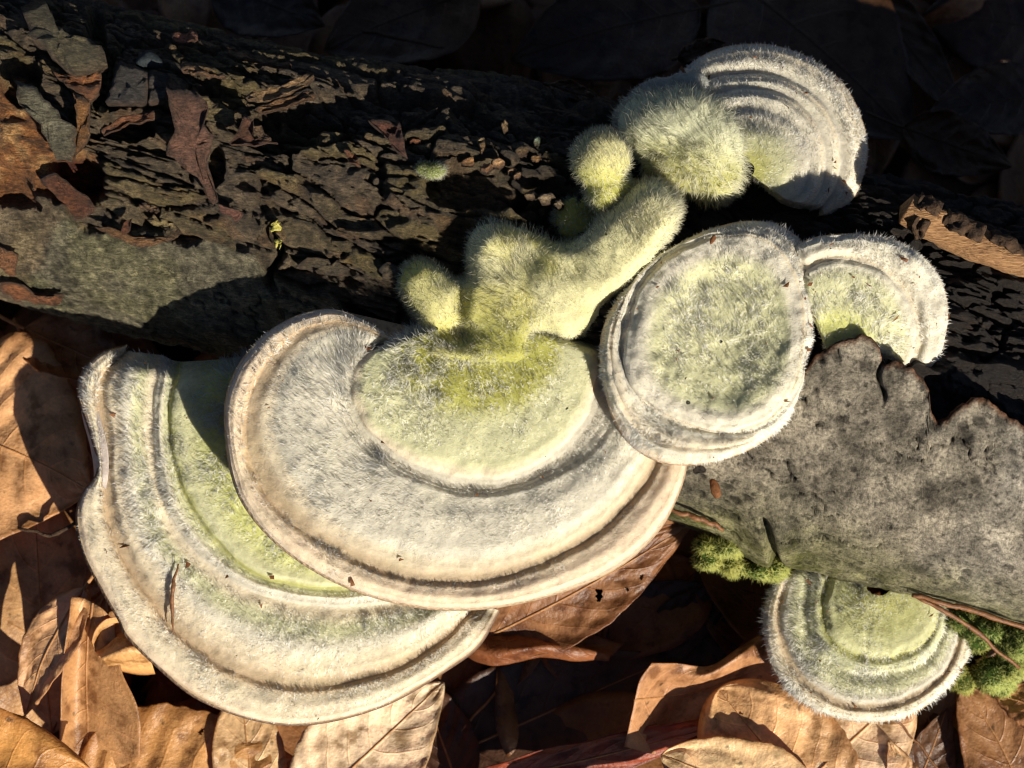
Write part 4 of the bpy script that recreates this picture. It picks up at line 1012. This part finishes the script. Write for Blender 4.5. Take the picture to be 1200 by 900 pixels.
leaf('very pale creamy leaf under the low bracket, bottom centre left', (350, 960, .62), (520, 800, .4), .78, 'f0dcba', arch=.15, curl=.25, roll=-.05, seed=19, corr=.03)
leaf('russet leaf between the log and the left end of the low bracket', (30, 385, .5), (150, 440, .9), .55, 'a8744c', curl=.6, roll=-.3, seed=20)
leaf('rust brown leaf deep behind the low bracket at the left', (40, 420, .15), (150, 610, .1), .7, '7a4c30', curl=.4, roll=.3, seed=21)
leaf('small bright tan leaf just under the left rim of the low bracket', (160, 640, .35), (98, 735, .5), .36, 'd3a674', curl=.6, roll=.3, seed=22)
leaf('narrow upright brown leaf squeezed between the curled leaf and the shaded one', (128, 690, .6), (92, 775, .7), .2, 'b08454', curl=.8, roll=.5, seed=53)
# hollow in the middle
leaf('brown leaf with a black hole and a sunlit tip below the middle bracket', (560, 750, .55), (812, 612, 1.0), .58, '8e6240', arch=.2, curl=.5, roll=.35, seed=23, corr=.02, nu=190, nv=90, holes=[(702, 697, 5.5), (752, 676, 2.6), (735, 690, 2.0)])
leaf_patch('red brown leaf with a crinkled sunlit lower edge, below the middle bracket',
  [[(530, 722, .45), (590, 722, .55), (650, 730, .55), (730, 755, .45)], [(530, 738, .5), (595, 738, .6), (650, 746, .6), (722, 764, .5)], [(535, 752, .62), (582, 764, .82), (640, 757, .84), (716, 768, .60)], [(538, 764, .52), (588, 780, .66), (644, 770, .70), (714, 776, .52)]], '84502f', seed=24, rough=.09)
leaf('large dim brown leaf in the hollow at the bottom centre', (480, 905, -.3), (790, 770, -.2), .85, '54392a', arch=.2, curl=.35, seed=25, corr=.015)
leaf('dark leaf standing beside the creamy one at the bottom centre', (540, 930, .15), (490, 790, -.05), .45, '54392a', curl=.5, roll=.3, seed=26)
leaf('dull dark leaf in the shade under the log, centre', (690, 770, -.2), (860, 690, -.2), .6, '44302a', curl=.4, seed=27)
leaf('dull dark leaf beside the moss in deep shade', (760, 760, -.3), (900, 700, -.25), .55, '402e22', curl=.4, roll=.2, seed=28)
# bottom right pile
leaf_patch('curled red brown leaf with a bright rolled lip, left of the small bracket',
  [[(732, 876, .70), (785, 885, .35), (850, 870, .30), (905, 850, .4), (950, 830, .5)],
   [(738, 850, .95), (785, 848, .40), (842, 828, .30), (892, 808, .40), (940, 792, .5)],
   [(744, 820, 1.15), (784, 816, .60), (832, 806, .50), (880, 786, .60), (928, 764, .7)],
   [(750, 796, 1.28), (786, 792, .90), (826, 793, .95), (866, 770, .95), (896, 748, .75)],
   [(764, 777, 1.30), (794, 778, 1.05), (832, 780, .80), (862, 762, .72), (890, 744, .65)]], 'b5865e', seed=29)
leaf('deep red leaf along the bottom edge, lit from behind', (530, 925, .35), (860, 845, .55), .38, '8a4028', arch=.05, curl=.5, roll=.5, seed=30)
leaf('smooth tan leaf with a rounded top at the bottom, left of the pale heart', (985, 1000, .62), (842, 808, .80), .92, 'd6ac7a', arch=.2, curl=.3, roll=.1, ripple=.08, seed=31, corr=.02, base_pow=1.1, blunt=.5, nu=190, nv=110, holes=[(868, 836, 2.2), (845, 868, 1.6)])
leaf('straw coloured leaf overlapping the bottom edge below the tan one', (960, 960, 1.0), (775, 885, 1.0), .62, 'e8cc9c', arch=.1, curl=.3, roll=.15, seed=32, corr=.02, blunt=.6)
leaf('pale heart shaped leaf just under the rim of the small bracket', (935, 925, .86), (1065, 805, .62), .80, 'f2dab4', arch=.12, curl=.25, roll=-.1, seed=33, corr=.025, base_pow=.62, blunt=.55)
leaf('small pointed buff leaf at the bottom edge right of the pale heart', (1075, 960, .8), (1042, 868, .95), .26, 'cba67c', curl=.6, seed=34)
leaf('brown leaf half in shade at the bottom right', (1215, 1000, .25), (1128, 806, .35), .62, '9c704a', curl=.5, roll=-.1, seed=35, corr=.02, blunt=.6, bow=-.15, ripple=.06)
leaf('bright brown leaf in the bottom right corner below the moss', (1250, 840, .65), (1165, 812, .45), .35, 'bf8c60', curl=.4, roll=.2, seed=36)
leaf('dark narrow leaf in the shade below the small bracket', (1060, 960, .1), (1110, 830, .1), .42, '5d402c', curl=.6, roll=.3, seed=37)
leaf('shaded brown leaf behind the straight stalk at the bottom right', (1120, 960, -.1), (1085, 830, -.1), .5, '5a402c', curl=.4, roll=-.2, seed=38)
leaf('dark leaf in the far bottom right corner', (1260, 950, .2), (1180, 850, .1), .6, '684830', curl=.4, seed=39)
# unseen leaf added just below the frame to shade the hollow
leaf('large brown leaf added unseen below the frame to shade the hollow', (640, 1010, .95), (860, 960, 1.2), .7, '8a6040', arch=.25, curl=.3, seed=61)
# in the shade behind the log; leaf browns darkened to deepen it
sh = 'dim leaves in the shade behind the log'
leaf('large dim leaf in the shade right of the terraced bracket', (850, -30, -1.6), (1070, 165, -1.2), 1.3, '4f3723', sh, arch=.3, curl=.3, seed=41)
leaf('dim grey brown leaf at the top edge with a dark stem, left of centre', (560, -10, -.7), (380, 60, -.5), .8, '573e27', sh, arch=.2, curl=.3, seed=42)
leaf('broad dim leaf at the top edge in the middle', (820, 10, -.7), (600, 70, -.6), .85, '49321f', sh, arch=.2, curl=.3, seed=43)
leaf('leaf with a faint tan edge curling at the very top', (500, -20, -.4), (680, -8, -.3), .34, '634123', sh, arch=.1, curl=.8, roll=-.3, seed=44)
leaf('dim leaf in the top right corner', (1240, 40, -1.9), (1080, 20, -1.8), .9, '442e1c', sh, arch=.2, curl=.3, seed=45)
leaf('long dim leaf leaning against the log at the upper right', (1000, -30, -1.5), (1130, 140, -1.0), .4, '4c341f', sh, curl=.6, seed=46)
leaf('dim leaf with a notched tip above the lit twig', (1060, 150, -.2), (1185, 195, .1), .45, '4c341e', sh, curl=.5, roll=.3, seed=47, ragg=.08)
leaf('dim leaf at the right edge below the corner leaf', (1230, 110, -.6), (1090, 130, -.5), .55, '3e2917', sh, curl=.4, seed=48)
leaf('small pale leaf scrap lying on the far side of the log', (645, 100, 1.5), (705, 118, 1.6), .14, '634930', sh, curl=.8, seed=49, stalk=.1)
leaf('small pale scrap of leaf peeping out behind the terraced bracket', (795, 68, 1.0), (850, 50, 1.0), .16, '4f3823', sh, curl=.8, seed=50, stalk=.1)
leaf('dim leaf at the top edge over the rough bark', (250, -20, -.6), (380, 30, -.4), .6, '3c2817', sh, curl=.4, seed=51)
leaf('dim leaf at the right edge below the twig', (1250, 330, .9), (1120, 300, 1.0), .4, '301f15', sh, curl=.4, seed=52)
# unused seeds; no shading leaves are placed here
for i in range(16):
    r2 = np.random.default_rng(300 + i)
# mass of leaves below and around
VV_, FF_, UV_, off = [], [], [], 0
r3 = np.random.default_rng(5)
for i in range(620):
    x = r3.uniform(-11, 11); y = r3.uniform(-9, 9); px, py = proj(np.array([x, y, 0.]))
    inframe = -60 < px < 1260 and -60 < py < 960
    if inframe and 120 < py < 560 and abs(py - np.interp(px, [0, 1200], [200, 450])) < 130: continue
    z = ground_z(np.array(x), np.array(y)) + r3.uniform(0.1, .55)
    a = r3.uniform(0, 6.283); L = r3.uniform(1.3, 2.3)
    d = np.array([math.cos(a), math.sin(a), r3.normal(0, .12)]) * L / 2
    P, uv = leaf_geo(np.array([x, y, z]) - d, np.array([x, y, z]) + d, L * r3.uniform(.26, .36), roll=r3.normal(0, .3), arch=r3.uniform(0, .3), curl=r3.uniform(.1, .7), seed=600 + i, nu=12, nv=9, corr=0.02)
    V, F, uvs = leaf_faces(P, uv)
    VV_.append(V); UV_.append(uvs); FF_ += [f + off for f in F]; off += len(V)
lit = mk('leaf_litter', np.vstack(VV_), np.vstack(FF_), M['leaf'], uv=np.vstack(UV_), base=(0, 0, 0)); lit.color = (*rgb('8a5e3a'), 1)
tag(lit, kind='stuff')

# ------------------------------------------------------------------ needles, stalks, twig
def strand(name, label, cat, pts, rad, mat, group=None, sides=7):
    path = catmull(np.array([at(*p) for p in pts]), 8)
    rr = np.interp(np.linspace(0, 1, len(path)), np.linspace(0, 1, len(rad)), rad) * 0.74
    rr = rr * (1 + 0.22 * vnoise(np.stack([np.arange(len(path)) * .9, 0 * rr, 0 * rr + len(label)], -1), 3))
    path = path + 0.018 * np.stack([vnoise(np.stack([np.arange(len(path)) * .35, 0 * rr, 0 * rr + k_ + len(label)], -1), 4) for k_ in range(3)], 1)
    V, F = tube(path, rr, sides)
    return tag(mk(name, V, F, M[mat]), label, cat, group)
strand('pine_needle', 'upper brown needle of the pair crossing the small bracket at the right', 'needle', [(1070, 696, 1.75), (1110, 708, 1.72), (1160, 722, 1.6), (1260, 752, 1.4)], [.035, .045, .05, .05], 'needle', 'fallen needles')
strand('pine_needle', 'lower brown needle of the pair, bent down toward the bright moss', 'needle', [(1072, 698, 1.74), (1105, 716, 1.68), (1145, 742, 1.45), (1195, 782, 1.15)], [.03, .04, .045, .03], 'needle', 'fallen needles')
strand('pine_needle', 'short brown needle lying on the low bracket', 'needle', [(210, 659, 2.06), (202, 685, 2.08), (201, 712, 2.03), (203, 743, 1.95)], [.015, .032, .032, .01], 'needle', 'fallen needles')
strand('leaf_stalk', 'thin straight tan stalk at the bottom right', 'stalk', [(1050, 842, .9), (1075, 872, .85), (1110, 915, .8)], [.022, .022, .02], 'needle')
strand('leaf_stalk', 'long dim stalk across the large leaf in the hollow', 'stalk', [(605, 785, .0), (560, 835, .0), (520, 875, -.02), (490, 905, -.02)], [.018, .022, .024, .024], 'stalk')
strand('thin_twig', 'thin dark twig on the tan leaves at the left', 'twig', [(8, 617, .95), (40, 622, .98), (62, 626, 1.0), (92, 612, 1.05), (110, 600, 1.1)], [.02, .03, .035, .04, .04], 'twigbark')
strand('thin_twig', 'dark stem on the dim leaf at the top edge', 'twig', [(425, 36, -.1), (470, 46, -.08), (520, 55, -.05)], [.04, .035, .02], 'twigbark')
strand('thin_twig', 'thin reddish twig at the left tip of the grey bark', 'twig', [(784, 596, 2.1), (805, 603, 2.1), (830, 612, 2.05), (848, 620, 1.9)], [.03, .045, .05, .03], 'needle')
# broken twig on the right
tw = thing('dead_twig', 'broken sunlit twig with flaking bark poking in at the right edge', 'twig', at(1150, 290, 2.4))
tp = catmull(np.array([at(1062, 245, 2.75), at(1095, 262, 2.75), at(1140, 284, 2.7), at(1200, 312, 2.6), at(1300, 350, 2.4)]), 20)
V, F = tube(tp, 0.20, 20)
dn = fbm(V * np.array([2, 5, 5]), 4, 3); cc_ = tp[np.minimum(np.arange(len(V)) // 20, len(tp) - 1)]
V = cc_ + (V - cc_) * (1 + 0.35 * dn[:, None])
mk('wood', V, F, M['twig'], tw)
for i, (k0, ln, an) in enumerate([(4, 16, .9), (22, 20, 1.2), (44, 22, .8), (8, 10, 2.4)]):
    seg = tp[k0:k0 + ln]; t_ = unit(np.gradient(seg, axis=0)); a_ = unit(np.cross(t_, [0, 0, 1.])); b_ = np.cross(a_, t_)
    ph = np.linspace(an - .55, an + .55, 8)[None] + 0.1 * vnoise(np.stack([np.arange(ln) / 2, 0 * np.arange(ln), 0 * np.arange(ln)], -1), i)[:, None]
    P = seg[:, None] + 0.25 * (1 + 0.2 * vnoise(np.stack([np.arange(ln)[:, None] / 3 + 0 * ph, ph * 3, 0 * ph], -1), 5 + i))[..., None] * (np.cos(ph)[..., None] * -a_[:, None] + np.sin(ph)[..., None] * b_[:, None])
    V, F, _ = leaf_faces(P, np.zeros(P.shape[:2] + (2,)), 0.03)
    mk('bark_flake', V, F, M['twigbark'], tw)
# the folded edge of the low bracket
fr = [[(93, 470, 1.8), (98, 495, 1.8), (106, 525, 1.8), (110, 555, 1.78), (106, 584, 1.75)], [(96, 464, 2.06), (106, 492, 2.08), (115, 525, 2.07), (118, 556, 2.04), (112, 582, 1.95)], [(108, 460, 2.08), (118, 492, 2.09), (126, 525, 2.08), (127, 556, 2.04), (122, 582, 1.95)]]
fw = np.array([catmull(np.array([at(*p_) for p_ in r_]), 10) for r_ in fr])
fw = np.stack([catmull(fw[:, k_], 6) for k_ in range(fw.shape[1])], 1)
V, F, _ = leaf_faces(fw, np.zeros(fw.shape[:2] + (2,)), 0.06)
mk('folded_rim', V, F, M['cap'], bracket_a, col=np.broadcast_to(rgb('b4a9a2'), V.shape) * (1 + 0.25 * fbm(V * 4, 3, 3))[:, None])['label'] = 'folded mauve grey rim'
# fine crumbs lying on the caps, one part of the bracket each
def crumbs(root, P, n, seed):
    r = np.random.default_rng(seed); i = r.integers(0, P.shape[0], n); j = r.integers(0, P.shape[1], n)
    Vs, Fs = [], []
    T4 = np.array([[0, 1, 2], [0, 2, 3], [0, 3, 1], [1, 3, 2]])
    for k in range(n):
        a = r.normal(0, 1, (4, 3)) * np.array([1, 1, .5]) * r.uniform(.008, .022) * (2.2 if k % 6 == 0 else 1)
        Vs.append(P[i[k], j[k]] + np.array([0, 0, .035]) + a); Fs.append(T4 + 4 * k)
    tag(mk('crumbs', np.vstack(Vs), np.vstack(Fs), M['speck'], root, smooth=False), kind='stuff')
for k_, (rt_, P_) in enumerate(CAPS):
    crumbs(rt_, P_, 26, 70 + k_)
# odd bits
p = on_log(np.array(175.), np.array(77.), 0.16)[0]
bm = bmesh.new(); bmesh.ops.create_icosphere(bm, subdivisions=3, radius=1)
V = np.array([v.co[:] for v in bm.verts]); F = np.array([[v.index for v in f.verts] for f in bm.faces]); bm.free()
V = p + V * np.array([.16, .11, .1]) * (1 + 0.2 * fbm(V * 1.5, 3, 2))[:, None] + np.array([0, -.05, 0]) * (V[:, :1] ** 2)
tag(mk('grey_pellet', V, F, M['pellet']), 'small blue grey lump beside the dark squarish bark plate', 'pellet')
def scrap(label, px, py, z, a, b, rot, seed):
    V = np.array([v for v in SPH]); V = V * np.array([a, b, min(a, b) * .5]) * (1 + 0.35 * fbm(SPH * 2 + seed, 3, seed))[:, None]
    c, s = math.cos(rot), math.sin(rot); V = V @ np.array([[c, s, 0], [-s, c, 0], [0, 0, 1]]) + at(px, py, z)
    tag(mk('leaf_scrap', V, SPHF, M['speck']), label, 'debris')
bm = bmesh.new(); bmesh.ops.create_icosphere(bm, subdivisions=2, radius=1)
SPH = np.array([v.co[:] for v in bm.verts]); SPHF = np.array([[v.index for v in f.verts] for f in bm.faces]); bm.free()
scrap('red brown scrap caught in the hairs at the top of the largest bracket', 432, 398, 3.12, .04, .13, .1, 1)
scrap('brown crumb in the outer groove of the largest bracket', 430, 637, 3.02, .07, .06, .4, 2)
scrap('tan scrap on the upper rim of the round cap', 835, 281, 3.72, .03, .06, -.5, 3)
scrap('orange triangular scrap of leaf lying under the grey bark tip', 838, 572, 2.75, .06, .12, .3, 4)
